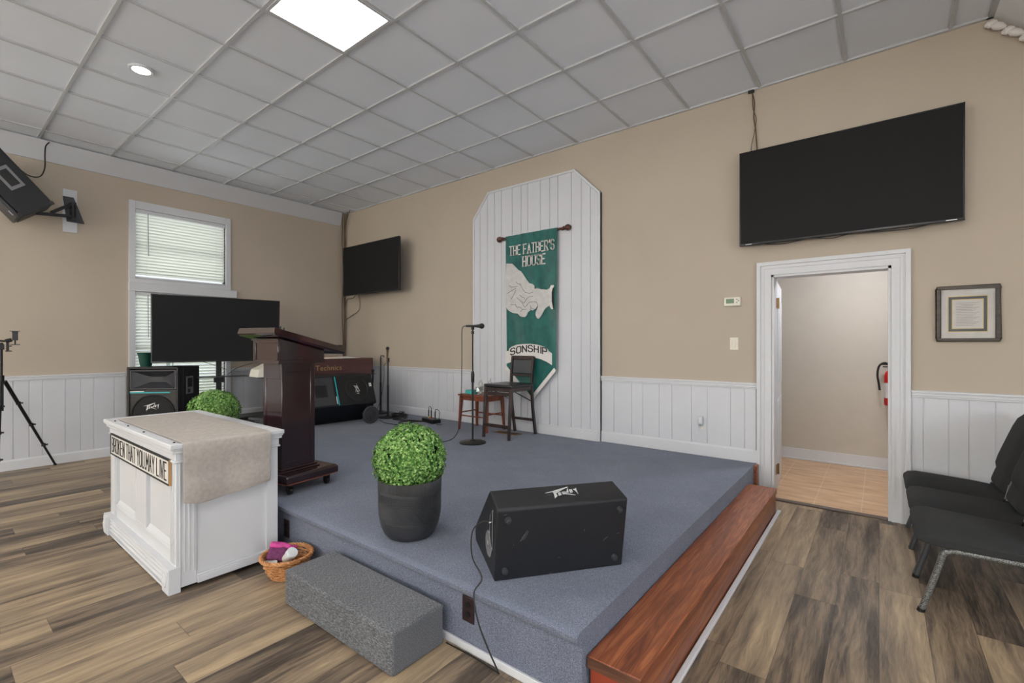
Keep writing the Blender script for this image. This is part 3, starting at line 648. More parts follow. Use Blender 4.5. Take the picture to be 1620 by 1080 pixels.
lettering(MB(), 'BROKEN THAT YOU.MAY LIVE', 0.098, 1.18, lambda u, v, dd: (SXa+0.035+u, Y0-0.0142-dd, SZ0+0.018+v), stroke=0.09).build('lettering', 'letter', sg, world=True, smooth=False)
# towel runner lying over the top and hanging down the right side
tw = []; fs = []
ys = [0.90+0.475*i/12 for i in range(13)]
prof = []
for i in range(15): prof.append((-4.36+i*(1.36/14)*1.0, 0.8275))
prof = prof[:-1]+[(-3.022, 0.828), (-3.008, 0.826), (-3.0, 0.815)]
for i in range(1, 13): prof.append((-2.999+0.004*math.sin(i*0.9), 0.815-i*0.0285))
for i, (px, pz) in enumerate(prof):
    for j, y in enumerate(ys):
        hang = max(0, (0.815-pz)/0.32); yy = y+hang*0.016*math.sin(j*0.5)
        z = pz
        if px < -3.05: z += 0.0012*abs(math.sin(i*1.3+j*0.7))
        x = px + hang*0.010*math.sin(j*0.8+0.5)+hang*0.006
        if i == len(prof)-1 and j in (0, 1): z += (0.035, 0.012)[j]
        if i == len(prof)-1: z += 0.045*(j/12)
        elif i == len(prof)-2: z += 0.03*(j/12)
        tw.append((x, yy, z))
n = len(ys)
fs = [(i*n+j, i*n+j+1, (i+1)*n+j+1, (i+1)*n+j) for i in range(len(prof)-1) for j in range(n-1)]
tb = MB().add(tw, fs); tb = tb.build('towel_runner', 'towel')
sm_ = tb.modifiers.new('solid', 'SOLIDIFY'); sm_.thickness = 0.005; sm_.offset = 1
tb.modifiers.new('sub', 'SUBSURF').levels = 1; tb.modifiers['sub'].render_levels = 2
tag(tb, 'grey beige towel spread over the white communion table and hanging down its right side', 'cloth')
for k, x in enumerate((-4.28, -3.95, -3.6, -3.08)):
    q = MB().lathe([(0.006, 0), (0.007, 0.002), (0.004, 0.006), (0, 0.007)], c=(x, 0.875 if k < 3 else 0.885, 0.8245), n=12).build('push_pin', 'letter')
    tag(q, ['dark pin in the white table edge, leftmost of four', 'dark pin in the white table edge, second from left', 'dark pin in the white table edge, third from left', 'dark pin at the front corner of the white table beside the towel'][k], 'pin', 'pins along the front edge of the white table')

# ================================================================== PULPIT
pa = math.radians(7.8)
t = thing('pulpit', 'dark mahogany wooden pulpit with slanted top on casters at the left of the stage', 'pulpit', (-3.25, 1.595, 0), pa)
# local x: to the right (0 at right edge), local y: away from the congregation
cx0, cx1, cy0, cy1 = -0.335, -0.12, 0.045, 0.31
b = MB()
b.box(cx0, cx1, cy0, cy1, 0.47, 1.235)
for x in (cx0, cx1-0.02):
    for y in (cy0, cy1-0.03): b.box(x-0.004, x+0.024, y-0.004, y+0.034, 0.47, 1.235)
b.box(cx1-0.002, cx1+0.004, cy0+0.03, cy1-0.03, 1.17, 1.235).box(cx1-0.002, cx1+0.004, cy0+0.03, cy1-0.03, 0.47, 0.52)
b.box(cx0+0.02, cx1-0.02, cy0-0.004, cy0+0.002, 1.12, 1.235).box(cx0+0.02, cx1-0.02, cy0-0.004, cy0+0.002, 0.47, 0.53)
b.build('column', 'mahog', t, bevel=0.003)
MB().box(cx0-0.03, cx1+0.03, cy0-0.03, cy1+0.03, 0.445, 0.458).box(cx0-0.018, cx1+0.018, cy0-0.018, cy1+0.018, 0.458, 0.475).build('plinth', 'mahog', t, bevel=0.004)
b = MB().box(-0.45, 0, 0, 0.44, 0.385, 0.43); b.hexa([(-0.45, 0, 0.43), (0, 0, 0.43), (0, 0.44, 0.43), (-0.45, 0.44, 0.43)], [(-0.435, 0.015, 0.446), (-0.015, 0.015, 0.446), (-0.015, 0.425, 0.446), (-0.435, 0.425, 0.446)])
b.build('base', 'mahog', t, bevel=0.007, seg=3)
MB().box(-0.445, -0.006, 0.006, 0.434, 0.379, 0.3855).build('base_trim', mat('copper_edge', (150, 84, 56), 0.5), t)
for x, y in ((-0.04, 0.05), (-0.04, 0.36), (-0.41, 0.05), (-0.41, 0.36)):
    c = MB().cyl((x, y-0.011, 0.328), (x, y+0.011, 0.328), 0.0225, n=18).box(x-0.016, x+0.016, y-0.018, y-0.012, 0.325, 0.37).box(x-0.016, x+0.016, y+0.012, y+0.018, 0.325, 0.37).box(x-0.018, x+0.018, y-0.018, y+0.018, 0.364, 0.38)
    c.build('caster', 'black', t)
hx0, hx1, hy0, hy1 = -0.355, -0.06, -0.02, 0.355
zs = lambda y: 1.434-(y+0.09)*(0.138/0.59)
b = MB()
b.hexa([(hx0, hy0, 1.235), (hx1, hy0, 1.235), (hx1, hy1, 1.235), (hx0, hy1, 1.235)], [(hx0, hy0, zs(hy0)-0.002), (hx1, hy0, zs(hy0)-0.002), (hx1, hy1, zs(hy1)-0.002), (hx0, hy1, zs(hy1)-0.002)])
b.box(hx0-0.004, hx1+0.006, hy0-0.006, hy1+0.004, 1.233, 1.262)
b.box(hx0, hx0+0.03, hy0-0.008, hy0, 1.262, 1.39).box(hx1-0.03, hx1, hy0-0.008, hy0, 1.262, 1.39).box(hx0, hx1, hy0-0.008, hy0, 1.382, 1.41)
b.box(hx0-0.012, hx1+0.01, hy0-0.018, hy0+0.01, 1.402, 1.412)
b.build('book_box', 'mahog', t, bevel=0.003)
b = MB(); by0, by1 = -0.09, 0.50
b.hexa([(-0.44, by0+0.015, zs(by0)), (-0.008, by0+0.015, zs(by0)), (-0.008, by1-0.01, zs(by1)), (-0.44, by1-0.01, zs(by1))],
       [(-0.45, by0, zs(by0)+0.014), (0, by0, zs(by0)+0.014), (0, by1, zs(by1)+0.014), (-0.45, by1, zs(by1)+0.014)])
b.hexa([(-0.45, by0, zs(by0)+0.014), (0, by0, zs(by0)+0.014), (0, by1, zs(by1)+0.014), (-0.45, by1, zs(by1)+0.014)],
       [(-0.44, by0+0.01, zs(by0)+0.055), (-0.01, by0+0.01, zs(by0)+0.055), (-0.01, by1-0.005, zs(by1)+0.055), (-0.44, by1-0.005, zs(by1)+0.055)])
b.build('slanted_top', 'mahog', t, bevel=0.003)
MB().box(-0.44, -0.01, by1-0.03, by1-0.01, zs(by1)+0.05, zs(by1)+0.072).build('book_stop', 'mahog', t, bevel=0.003)
MB().cyl((-0.04, -0.02, zs(-0.02)+0.05), (-0.04, -0.02, zs(-0.02)+0.08), 0.006, n=8).cyl((-0.03, 0.0, zs(0)+0.05), (-0.03, 0.0, zs(0)+0.075), 0.005, n=8).build('microphone_socket', 'black', t)

# ================================================================== BOXWOOD BALLS IN POTS
def make_plant(label, loc, sc=1.0, first=None, rz=0):
    if first:
        r = first.copy(); C.objects.link(r); r.location = loc; r.scale = (sc, sc, sc); r.rotation_euler = (0, 0, rz); r['label'] = label
        for ch in list(first.children): c = ch.copy(); C.objects.link(c); c.parent = r
        return r
    t = thing('boxwood_topiary', label, 'plant', loc, group='boxwood balls in pots on the stage')
    prof = [(0.0, 0.0), (0.10, 0.0), (0.122, 0.006), (0.143, 0.03), (0.160, 0.07), (0.170, 0.12), (0.174, 0.18), (0.174, 0.25), (0.176, 0.318), (0.173, 0.323), (0.166, 0.32), (0.165, 0.28), (0.0, 0.275)]
    MB().lathe(prof, n=72).build('pot', 'pot', t)
    MB().ball((0, 0, 0.43), 0.165, (1, 1, 0.92), 24).build('inner_growth', 'leafcore', t)
    lf = MB(); rnd = random.Random(3)
    for i in range(3600):
        z = 1-2*(i+0.5)/3600; ph = i*2.399963; rr = math.sqrt(1-z*z)
        if z < -0.82: continue
        nrm = Vector((rr*math.cos(ph), rr*math.sin(ph), z)); lump = 1+0.03*math.sin(7*nrm.x+3*nrm.z)+0.03*math.sin(9*nrm.y-5*nrm.z)
        R = (0.186+rnd.uniform(-0.022, 0.014))*lump; p = Vector((nrm.x*R, nrm.y*R, nrm.z*R*0.93+0.43))
        a = nrm.orthogonal().normalized(); a.rotate(Matrix.Rotation(rnd.uniform(0, 6.28), 3, nrm)); bb_ = nrm.cross(a)
        for q in range(4):
            an = q*PI/2+rnd.uniform(-0.4, 0.4); d_ = (a*math.cos(an)+bb_*math.sin(an))*0.8+nrm*rnd.uniform(0.25, 0.9); d_.normalize()
            L = rnd.uniform(0.010, 0.016); s_ = d_.cross(nrm).normalized()*L*0.38; tip = p+d_*L
            mid = p+d_*L*0.55; lf.add([p, mid+s_, tip, mid-s_], [(0, 1, 2, 3)])
    lf.build('foliage', 'leaf', t, smooth=False)
    return t
pl1 = make_plant('round green boxwood ball in a ribbed black pot at the centre front of the stage', (-2.075, 1.715, SH))
pl2 = make_plant('round green boxwood ball standing behind the white communion table', (-4.80, 1.69, SH), 1.05, pl1, 1.9)

# ================================================================== FLOOR MONITOR SPEAKER (resting on its end of the wedge)
B0 = Vector((-1.359, 1.603, SH)); e = Vector((0.6013, 0.7990, 0))
t = thing('stage_monitor_speaker', 'black wedge stage speaker with four feet showing, standing near the stage corner', 'speaker', tuple(B0), math.atan2(e.y, e.x))
L = 0.632
XP = Matrix(((0,0,1,0),(1,0,0,0),(0,1,0,0),(0,0,0,1)))            # profile (n, z) extruded along local x
prof = [(0.0, 0.0), (-0.058, 0.333), (-0.052, 0.343), (0.095, 0.378), (0.105, 0.374), (0.44, 0.10), (0.475, 0.055), (0.472, 0.03), (0.452, 0.0)]
MB().prism(prof, 0, L, XP).build('cabinet', 'tolex', t, bevel=0.008, seg=3)
fd = Vector((0, -0.058, 0.333)).normalized(); fn = Vector((0, -fd.z, fd.y))
def onface(u, v, h=0): return Vector((u, 0, 0)) + fd*v + fn*h
for k, (u, v) in enumerate(((0.045, 0.05), (0.585, 0.05), (0.05, 0.295), (0.59, 0.295))):
    MB().cyl(onface(u, v, -0.002), onface(u, v, 0.016), 0.0155, 0.0125, 20).cyl(onface(u, v, 0.015), onface(u, v, 0.0175), 0.006, n=12).build('rubber_foot', 'dkgrey', t, bevel=0.002)
ld = Vector((0, 0.147, 0.035)).normalized(); ln = Vector((0, -ld.z, ld.y))
XL = Matrix((( 1,0,0,0),(0,ld.y,ln.y,0),(0,ld.z,ln.z,0),(0,0,0,1))); XL.translation = Vector((0.335, -0.052, 0.343))+ld*0.085+ln*0.0015
brand_mark(MB(), 0.165, XL, 0.002).build('logo', 'logo', t, smooth=False)
hd = MB(); hd.prism([(0.03, 0.13), (0.02, 0.315), (0.075, 0.27), (0.085, 0.15)], -0.003, 0.001, Matrix(((0,0,1,0),(1,0,0,0),(0,1,0,0),(0,0,0,1))))
hd.build('connector_recess', 'black', t)
MB().tube([(-0.003, 0.03, 0.13), (-0.003, 0.02, 0.315), (-0.003, 0.075, 0.27), (-0.003, 0.085, 0.15), (-0.003, 0.03, 0.13)], 0.0022, 6).build('recess_rim', 'midgrey', t)
MB().lathe([(0.0, 0.008), (0.010, 0.008), (0.012, 0.004), (0.04, 0.004), (0.056, 0.004), (0.06, 0)], n=36, X=Matrix.Translation((-0.001, 0.115, 0.125)) @ Matrix.Rotation(-PI/2, 4, 'Y')).build('stand_socket_plate', 'midgrey', t)
sc_ = MB(); rnd = random.Random(5)
for u, v, l_, an in ((0.12, 0.19, 0.05, 1.1), (0.128, 0.19, 0.045, 1.1), (0.112, 0.185, 0.04, 1.05), (0.52, 0.14, 0.03, 0.7), (0.42, 0.2, 0.012, 1.4), (0.3, 0.08, 0.006, 0), (0.26, 0.005, 0.012, 0.2), (0.59, 0.17, 0.012, 0.1), (0.03, 0.32, 0.014, 0.1), (0.08, 0.17, 0.004, 1)):
    a = onface(u, v, 0.0004); bq = onface(u+l_*math.cos(an), v+l_*math.sin(an), 0.0004); sc_.bar(a, bq, 0.0012, 0.0006, fn)
sc_.build('scuff_marks', 'midgrey', t, kind='stuff')
# its lead
pp = [tuple(B0)]
def wl(u, n_, z): return Vector((B0.x+e.x*u-e.y*n_, B0.y+e.y*u+e.x*n_, SH+z))
cb = [wl(-0.012, 0.06, 0.245), wl(-0.04, 0.08, 0.243), wl(-0.085, 0.085, 0.20), wl(-0.095, 0.03, 0.11), wl(-0.065, -0.04, 0.045), (-1.372, 1.482, 0.30), (-1.335, 1.468, 0.20), (-1.285, 1.475, 0.10), (-1.24, 1.485, 0.02), (-1.26, 1.495, 0.006), (-1.4, 1.503, 0.006), (-1.56, 1.50, 0.006)]
cbl = cord('speaker_cable', cb, 0.0035); tag(cbl, 'thin black lead hanging from the stage monitor speaker over the stage edge to the floor', 'cable')
MB().cyl(wl(-0.012, 0.06, 0.245), wl(0.02, 0.055, 0.246), 0.005, n=10).build('plug', 'chrome', cbl, world=True)

# ================================================================== BASKET
bc = Vector((-2.775, 1.365, 0))
t = thing('wicker_basket', 'small round wicker basket on the floor between the white table and grey step', 'basket', tuple(bc))
wv = MB(); N = 22
for row in range(9):
    z = 0.012+row*0.0125; R = 0.088+0.045*(row/8)**0.8; pts = []
    for k in range(N*3+1):
        a = 2*PI*k/(N*3); rr = R+0.0045*math.sin(a*N/2+PI*(row % 2)); pts.append((rr*math.cos(a), rr*math.sin(a), z+0.003*math.sin(a*3+row)))
    wv.tube(pts, 0.0058, 6, cap=False)
for row in range(3):
    pts = []
    for k in range(N*6+1):
        a = 2*PI*k/(N*6); R = 0.138+0.007*math.sin(a*13+row*2.1); pts.append((R*math.cos(a), R*math.sin(a), 0.122+0.007*math.cos(a*13+row*2.1)))
    wv.tube(pts, 0.006, 6, cap=False)
wv.build('weave', 'wicker', t)
sk = MB()
for k in range(N):
    a = 2*PI*k/N; sk.tube([(0.084*math.cos(a), 0.084*math.sin(a), 0.004), (0.115*math.cos(a), 0.115*math.sin(a), 0.06), (0.137*math.cos(a), 0.137*math.sin(a), 0.125)], 0.003, 5)
sk.lathe([(0.0, 0.003), (0.09, 0.003), (0.09, 0.010), (0, 0.010)], n=24)
sk.build('stakes', 'wicker', t)
# things in the basket
o = MB(); T = Matrix.Translation(bc+Vector((0.03, -0.005, 0.085))) @ Euler((math.radians(-58), 0, math.radians(-62)), 'XYZ').to_matrix().to_4x4()
q_ = Vector((0.62, 0.10, 0.62)).to_track_quat('Z', 'Y').to_euler()
t = thing('white_bottle', 'white plastic bottle with white cap lying in the wicker basket', 'bottle', tuple(bc+Vector((-0.005, 0.0, 0.092))), rot=tuple(q_))
MB().lathe([(0, -0.045), (0.026, -0.045), (0.028, -0.04), (0.028, 0.04), (0.0265, 0.045), (0, 0.045)], n=28).build('body', 'signwhite', t)
MB().lathe([(0.0285, -0.03), (0.0287, -0.029), (0.0287, 0.0), (0.0285, 0.001)], n=28).build('printed_label', 'yellow', t)
MB().lathe([(0.0, 0.045), (0.0315, 0.045), (0.032, 0.047), (0.032, 0.075), (0.030, 0.078), (0, 0.078)], n=32).build('cap', 'white', t)
t = thing('gift_bag', 'pink and purple foil pouch lying in the wicker basket', 'pouch', tuple(bc+Vector((-0.055, -0.005, 0.118))), rot=(0.35, 0.35, 1.05))
vs = []; n_ = 9
for i in range(n_):
    for j in range(n_):
        u, v = i/(n_-1)-.5, j/(n_-1)-.5; r_ = (1-4*u*u)*(1-4*v*v); vs.append((u*0.15, v*0.13, 0.018*r_+0.004*math.sin(9*u+7*v)))
g_ = MB().add(vs, [(i*n_+j, (i+1)*n_+j, (i+1)*n_+j+1, i*n_+j+1) for i in range(n_-1) for j in range(n_-1)]).build('pouch_body', 'purple', t)
g_.modifiers.new('s', 'SOLIDIFY').thickness = 0.012
g2 = MB().add([(x*1.02, y*0.34+0.045, z+0.006) for x, y, z in vs], [(i*n_+j, (i+1)*n_+j, (i+1)*n_+j+1, i*n_+j+1) for i in range(n_-1) for j in range(n_-1)]).build('pouch_top', 'pinkish', t)
g2.modifiers.new('s', 'SOLIDIFY').thickness = 0.004
pc = MB(Matrix.Translation(bc+Vector((-0.03, -0.085, 0.085))) @ Euler((0.9, 0.3, 0.5)).to_matrix().to_4x4()).box(-0.03, 0.03, -0.02, 0.03, 0, 0.0015).build('folded_card', 'signwhite')
tag(pc, 'small white card leaning inside the left of the wicker basket', 'card')

# ================================================================== TELEVISIONS
def tv_body(t, w_, h_, y_depth=0.05, th=0.03):
    """local: screen faces -Y, centred on origin"""
    MB().box(-w_/2, w_/2, -th, 0, -h_/2, h_/2).box(-w_*0.32, w_*0.32, 0, y_depth, -h_*0.32, h_*0.28).build('housing', 'black', t, bevel=0.004)
    f = MB(); q = 0.011
    f.box(-w_/2, w_/2, -th-0.004, -th+0.003, h_/2-q, h_/2).box(-w_/2, w_/2, -th-0.006, -th+0.003, -h_/2, -h_/2+q*1.7).box(-w_/2, -w_/2+q, -th-0.004, -th+0.003, -h_/2, h_/2).box(w_/2-q, w_/2, -th-0.004, -th+0.003, -h_/2, h_/2)
    f.build('bezel', 'bezel', t, bevel=0.002)
    MB().box(-w_/2+q, w_/2-q, -th-0.001, -th+0.002, -h_/2+q, h_/2-q).build('screen', 'screen', t, smooth=False)
# big one over the doorway
t = thing('wall_television', 'large flat black television mounted on the wall above the doorway', 'television', (-0.255, WB-0.085, 2.665), rot=(math.radians(0), 0, 0))
tv_body(t, 1.46, 0.83, 0.05)
MB().box(-0.25, 0.25, 0.05, 0.083, -0.16, 0.16).build('wall_bracket', 'black', t)
for xa, xb in ((-0.68, -0.63), (0.63, 0.69)): MB().box(xa, xb, -0.0375, -0.036, -0.409, -0.404).build('maker_mark', 'logo', t)
MB().tube(smooth_pts([(-0.55, -0.0, -0.41), (-0.4, 0.0, -0.43), (-0.2, 0, -0.41), (-0.05, 0, -0.43), (0.1, 0, -0.412), (0.4, 0, -0.428), (0.55, 0, -0.41)], 5), 0.0035, 6).build('loose_cable', 'cable', t)
# smaller one in the corner, angled off the wall
t = thing('wall_television', 'smaller flat black television on the back wall beside the corner cables', 'television', (-6.30, WB-0.25, 2.575), 0)
tv_body(t, 1.46, 0.80, 0.06)
MB().box(-0.06, 0.06, 0.06, 0.249, -0.04, 0.04).box(-0.14, 0.14, 0.22, 0.249, -0.2, 0.2).box(-0.2, 0.2, 0.055, 0.075, -0.18, 0.18).build('wall_bracket', 'black', t)
# floor stand television
t = thing('floor_television', 'large black television on a floor stand in front of the window', 'television', (-6.61, 2.39, SH), math.radians(90-9.5))
for nm, mb_, mm in (('housing', MB().box(-0.70, 0.70, -0.03, 0.0, 0.85, 1.66).box(-0.4, 0.4, 0, 0.05, 0.95, 1.4), 'black'),):
    mb_.build(nm, mm, t, bevel=0.004)
f = MB(); f.box(-0.70, 0.70, -0.034, -0.028, 1.649, 1.66).box(-0.70, 0.70, -0.035, -0.028, 0.85, 0.868).box(-0.70, -0.689, -0.034, -0.028, 0.85, 1.66).box(0.689, 0.70, -0.034, -0.028, 0.85, 1.66); f.build('bezel', 'bezel', t, bevel=0.002)
MB().box(-0.689, 0.689, -0.031, -0.027, 0.868, 1.649).build('screen', 'screen', t, smooth=False)
MB().box(-0.03, 0.03, 0.05, 0.09, 0.03, 1.35).box(-0.055, 0.055, 0.035, 0.10, 0.58, 0.66).build('pole', 'black', t, bevel=0.003)
MB().box(-0.33, 0.33, -0.10, 0.30, 0.0, 0.025).build('base_plate', 'black', t, bevel=0.004)
MB().box(-0.24, 0.30, -0.16, 0.12, 0.655, 0.663).build('shelf', 'dkgrey', t, bevel=0.002)
MB().tube(smooth_pts([(-0.2, 0.03, 0.86), (-0.05, 0.02, 0.80), (0.08, 0.03, 0.745)], 5), 0.0035, 5).tube(smooth_pts([(0.45, 0.03, 0.86), (0.38, 0.02, 0.82), (0.2, 0.03, 0.76), (0.1, 0.05, 0.68)], 5), 0.0035, 5).build('loose_cable', 'cable', t)

# ================================================================== LEFT PA SPEAKER
ang = math.radians(-14.9-30)
t = thing('tall_speaker', 'tall black speaker with horn and turquoise stripe below the window, beside the floor television', 'speaker', (-6.80, 1.86, SH), ang+PI/2)
W_, D_, H_ = 0.54, 0.46, 0.80     # local: front faces -Y, right side +X
MB().box(-W_/2, W_/2, -D_/2+0.11, D_/2, 0, H_).box(-W_/2, -W_/2+0.02, -D_/2, D_/2, 0, H_).box(W_/2-0.02, W_/2, -D_/2, D_/2, 0, H_).box(-W_/2, W_/2, -D_/2, D_/2, H_-0.02, H_).box(-W_/2, W_/2, -D_/2, D_/2, 0, 0.02).build('cabinet', 'tolex', t, bevel=0.005)
f0 = -D_/2+0.012
MB().box(-W_/2+0.018, W_/2-0.018, f0, f0+0.1, 0.02, 0.535).build('woofer_baffle', 'black', t)
def horn(mb, x0, x1, z0, z1, y, depth, k=0.35):
    cx_, cz_ = (x0+x1)/2, (z0+z1)/2; hx, hz = (x1-x0)/2, (z1-z0)/2
    O = [(x0, y, z0), (x1, y, z0), (x1, y, z1), (x0, y, z1)]; I = [(cx_-hx*k, y+depth, cz_-hz*0.3), (cx_+hx*k, y+depth, cz_-hz*0.3), (cx_+hx*k, y+depth, cz_+hz*0.3), (cx_-hx*k, y+depth, cz_+hz*0.3)]
    mb.add(O+I, [(0, 1, 5, 4), (1, 2, 6, 5), (2, 3, 7, 6), (3, 0, 4, 7), (4, 5, 6, 7)])
    q = 0.012
    mb.box(x0-q, x1+q, y-0.008, y+0.002, z0-q, z0).box(x0-q, x1+q, y-0.008, y+0.002, z1, z1+q).box(x0-q, x0, y-0.008, y+0.002, z0, z1).box(x1, x1+q, y-0.008, y+0.002, z0, z1)
    return mb
horn(MB(), -0.235, 0.235, 0.555, 0.755, f0, 0.095).build('horn', 'dkgrey', t)
MB().box(-0.25, 0.18, f0-0.004, f0+0.002, 0.50, 0.512).build('turquoise_stripe', 'teal', t)
MB().box(-0.25, -0.10, f0-0.004, f0+0.002, 0.515, 0.524).build('model_lettering', 'logo', t)
MB().lathe([(0.235, 0), (0.235, 0.012), (0.222, 0.014), (0.215, 0.004), (0.0, 0.002)], n=48, X=Matrix.Translation((0.0, f0-0.001, 0.25)) @ Matrix.Rotation(PI/2, 4, 'X')).build('woofer_grille', 'softblack', t)
brand_mark(MB(), 0.17, Matrix.Translation((-0.02, f0-0.008, 0.345)) @ Matrix.Rotation(PI/2, 4, 'X')).build('logo', 'logo', t, smooth=False)
MB().box(W_/2-0.001, W_/2+0.004, -0.06, 0.09, 0.47, 0.68).build('handle_plate', 'midgrey', t, bevel=0.003)
MB().box(W_/2, W_/2+0.005, -0.035, 0.065, 0.55, 0.66).box(W_/2, W_/2+0.0055, -0.03, 0.02, 0.485, 0.53).build('handle_recess', 'black', t)

# green planter and clear glass on the speaker
t = MB().lathe([(0, 0), (0.055, 0), (0.06, 0.02), (0.075, 0.12), (0.088, 0.16), (0.09, 0.168), (0.084, 0.168), (0.07, 0.12), (0.0, 0.11)], c=(0, 0, 0), n=28).build('green_planter', 'greenpot')
t.location = (-6.99, 1.72, SH+0.80); tag(t, 'dark green flared pot on the tall black speaker behind the television edge', 'pot')
t = MB().lathe([(0, 0), (0.035, 0), (0.04, 0.09), (0.037, 0.09), (0.032, 0.006), (0, 0.006)], n=20).build('drinking_glass', 'clear')
t.location = (-6.87, 1.93, SH+0.80); tag(t, 'clear tumbler on the tall black speaker next to the green pot', 'glass')

# ================================================================== BANNER
YB = WB-0.075      # cloth plane in front of the white panel
rod = thing('banner_rod', 'turned brown wooden rod with carved finials holding the green banner', 'rod', (-3.31, YB, 2.712))
MB().cyl((-3.752, YB, 2.712), (-2.868, YB, 2.712), 0.014, n=16).build('pole', 'walnut', rod, world=True)
for sx in (-1, 1):
    x0 = -3.31+sx*0.442
    MB().lathe([(0.014, 0), (0.022, 0.006), (0.024, 0.014), (0.014, 0.022), (0.014, 0.03), (0.03, 0.042), (0.037, 0.06), (0.035, 0.08), (0.022, 0.098), (0.012, 0.106), (0.0, 0.112)], n=20,
               X=Matrix.Translation((x0, YB, 2.712)) @ Matrix.Rotation(sx*PI/2, 4, 'Y')).build('finial', 'walnut', rod, world=True)
    MB().box(x0-sx*0.02-0.008, x0-sx*0.02+0.008, YB-0.004, WB-0.044, 2.695, 2.71).build('bracket', 'walnut', rod, world=True)
ban = thing('banner', 'long green satin church banner with two pale hands and a pointed lower end', 'banner', (-3.31, YB, 2.71))
bx0, bx1 = -3.70, -2.935
def ripple(x, z): return 0.006*math.sin((x-bx0)*9+z*1.2)*min(1, (2.75-z)*1.2)+0.003*math.sin((x-bx0)*23+z*3)
def botz(x):
    u = (x-bx0)/(bx1-bx0); return 0.70+ (0.40*abs(u-0.52)/0.52)
NX, NZ = 44, 70; vs = []
for i in range(NZ+1):
    for j in range(NX+1):
        u = j/NX; x = bx0+(bx1-bx0)*u; zb = botz(x); z = 2.728+(zb-2.728)*(i/NZ)
        nar = 1-0.04*min(1, (2.728-z)/1.4); x2 = -3.31+(x+3.31)*nar+0.005*((2.728-z)/1.4)
        y = YB-0.016 - ripple(x, z) - 0.004
        if z > 2.62: y -= 0.004*math.sin(x*60)*(1-(2.728-z)/0.11) if z > 2.62 else 0
        vs.append((x2, y, z))
MB().add(vs, [(i*(NX+1)+j, i*(NX+1)+j+1, (i+1)*(NX+1)+j+1, (i+1)*(NX+1)+j) for i in range(NZ) for j in range(NX)]).build('cloth', 'satin', ban, world=True)
MB().box(bx0, bx1, YB-0.018, YB+0.018, 2.695, 2.73).build('rod_sleeve', 'satin', ban, world=True, bevel=0.006)
YF = YB-0.034      # applique plane just in front of the rippled cloth
def B(px, py): return on_back(px, py, YF)
XW = Matrix(((1,0,0,0),(0,0,-1,YF),(0,1,0,0),(0,0,0,1)))       # local (x, z, depth towards room)
def applique(name, pts, m, h0=-0.006, h1=0.001): return MB().prism([B(*p) for p in pts], h0, h1, XW).build(name, m, ban, world=True, smooth=False)
def cr(pts, ox, oy, k): return [(ox+x/k, oy+y/k) for x, y in pts]
hand1 = cr([(98,152),(182,153),(225,195),(268,240),(312,262),(350,320),(385,375),(425,430),(470,440),(500,468),(500,505),(470,540),(430,570),(455,600),(440,640),(370,700),(345,745),(375,780),(450,810),(400,850),(395,880),(370,910),(325,916),(290,900),(262,862),(190,855),(130,820),(90,785),(92,400)], 790, 400, 9)
applique('hand_upper', hand1, 'handcloth')
hand2 = cr([(500,505),(550,497),(610,515),(680,522),(722,500),(742,560),(745,680),(720,745),(680,770),(645,800),(620,850),(590,905),(560,938),(535,925),(515,880),(520,830),(545,775),(555,730),(520,790),(470,820),(440,800),(455,770),(400,850),(375,780),(345,745),(370,700),(440,640),(455,600),(430,570)], 790, 400, 9)
applique('hand_lower', hand2, 'handcloth', -0.004, 0.002)
applique('cuff', cr([(718,500),(735,462),(775,455),(778,480),(760,500),(745,560),(745,690),(768,800),(742,800),(715,760),(738,690),(738,560)], 790, 400, 9), 'ribbon', -0.004, 0.003)
applique('sleeve', cr([(735,475),(760,490),(774,520),(772,800),(750,770),(744,690),(744,560)], 790, 400, 9), 'letter', -0.005, 0.0025)
ln_ = MB()
for pl in ([(240,410),(262,440),(300,446),(330,510),(370,560),(430,575),(480,555)], [(140,465),(180,488),(230,480),(262,470)], [(105,580),(150,555),(200,525),(240,500)], [(170,660),(205,600),(235,530)],
           [(290,598),(330,632),(362,640),(358,665)], [(480,618),(420,625),(380,665),(355,715),(330,690)], [(245,630),(300,680),(330,712),(360,770)], [(225,725),(250,775),(290,770),(330,800)], [(160,735),(225,738)],
           [(300,840),(330,805),(380,800)], [(360,775),(400,740),(420,705),(480,692),(530,700),(552,740)], [(440,745),(458,790),(500,800)], [(95,785),(140,830),(200,862),(262,868),(300,905),(350,915)], [(500,508),(560,505),(612,518)], [(550,740),(545,775),(520,830)]):
    ps = cr(pl, 790, 400, 9)
    for a, b in zip(ps, ps[1:]):
        (xa, za), (xb, zb_) = B(*a), B(*b); ln_.bar((xa, YF-0.003, za), (xb, YF-0.003, zb_), 0.0045, 0.0012, (0, 1, 0))
ln_.build('hand_outlines', 'dkgrey', ban, world=True, smooth=False)
lt = MB()
lettering(lt, "THE FATHER'S", 0.115, 0.66, lambda u, v, dd: (-3.63+u+0.004, YF-0.0005-dd, 2.475+v+u*0.004), stroke=0.15, serif=True)
lettering(lt, 'HOUSE', 0.115, 0.33, lambda u, v, dd: (-3.42+u, YF-0.0005-dd, 2.325+v), stroke=0.15, serif=True)
lt.build('banner_lettering', 'ribbon', ban, world=True, smooth=False)
rib = cr([(80,380),(125,370),(128,345),(160,318),(230,292),(310,282),(400,280),(490,290),(570,312),(630,345),(645,375),(690,405),(690,560),(620,515),(540,480),(460,462),(400,458),(300,450),(200,462),(160,490),(150,520),(80,545)], 790, 510, 8.31)
applique('scroll', rib, 'ribbon', -0.008, 0.0)
def arc_put(u, v, dd):       # SONSHIP follows the arched scroll
    t_ = u/0.52; px = 808+t_*57; py = 565-9*math.sin(PI*(0.12+0.74*t_))-v*95
    x, z = B(px, py); return (x, YF-0.0005-dd, z)
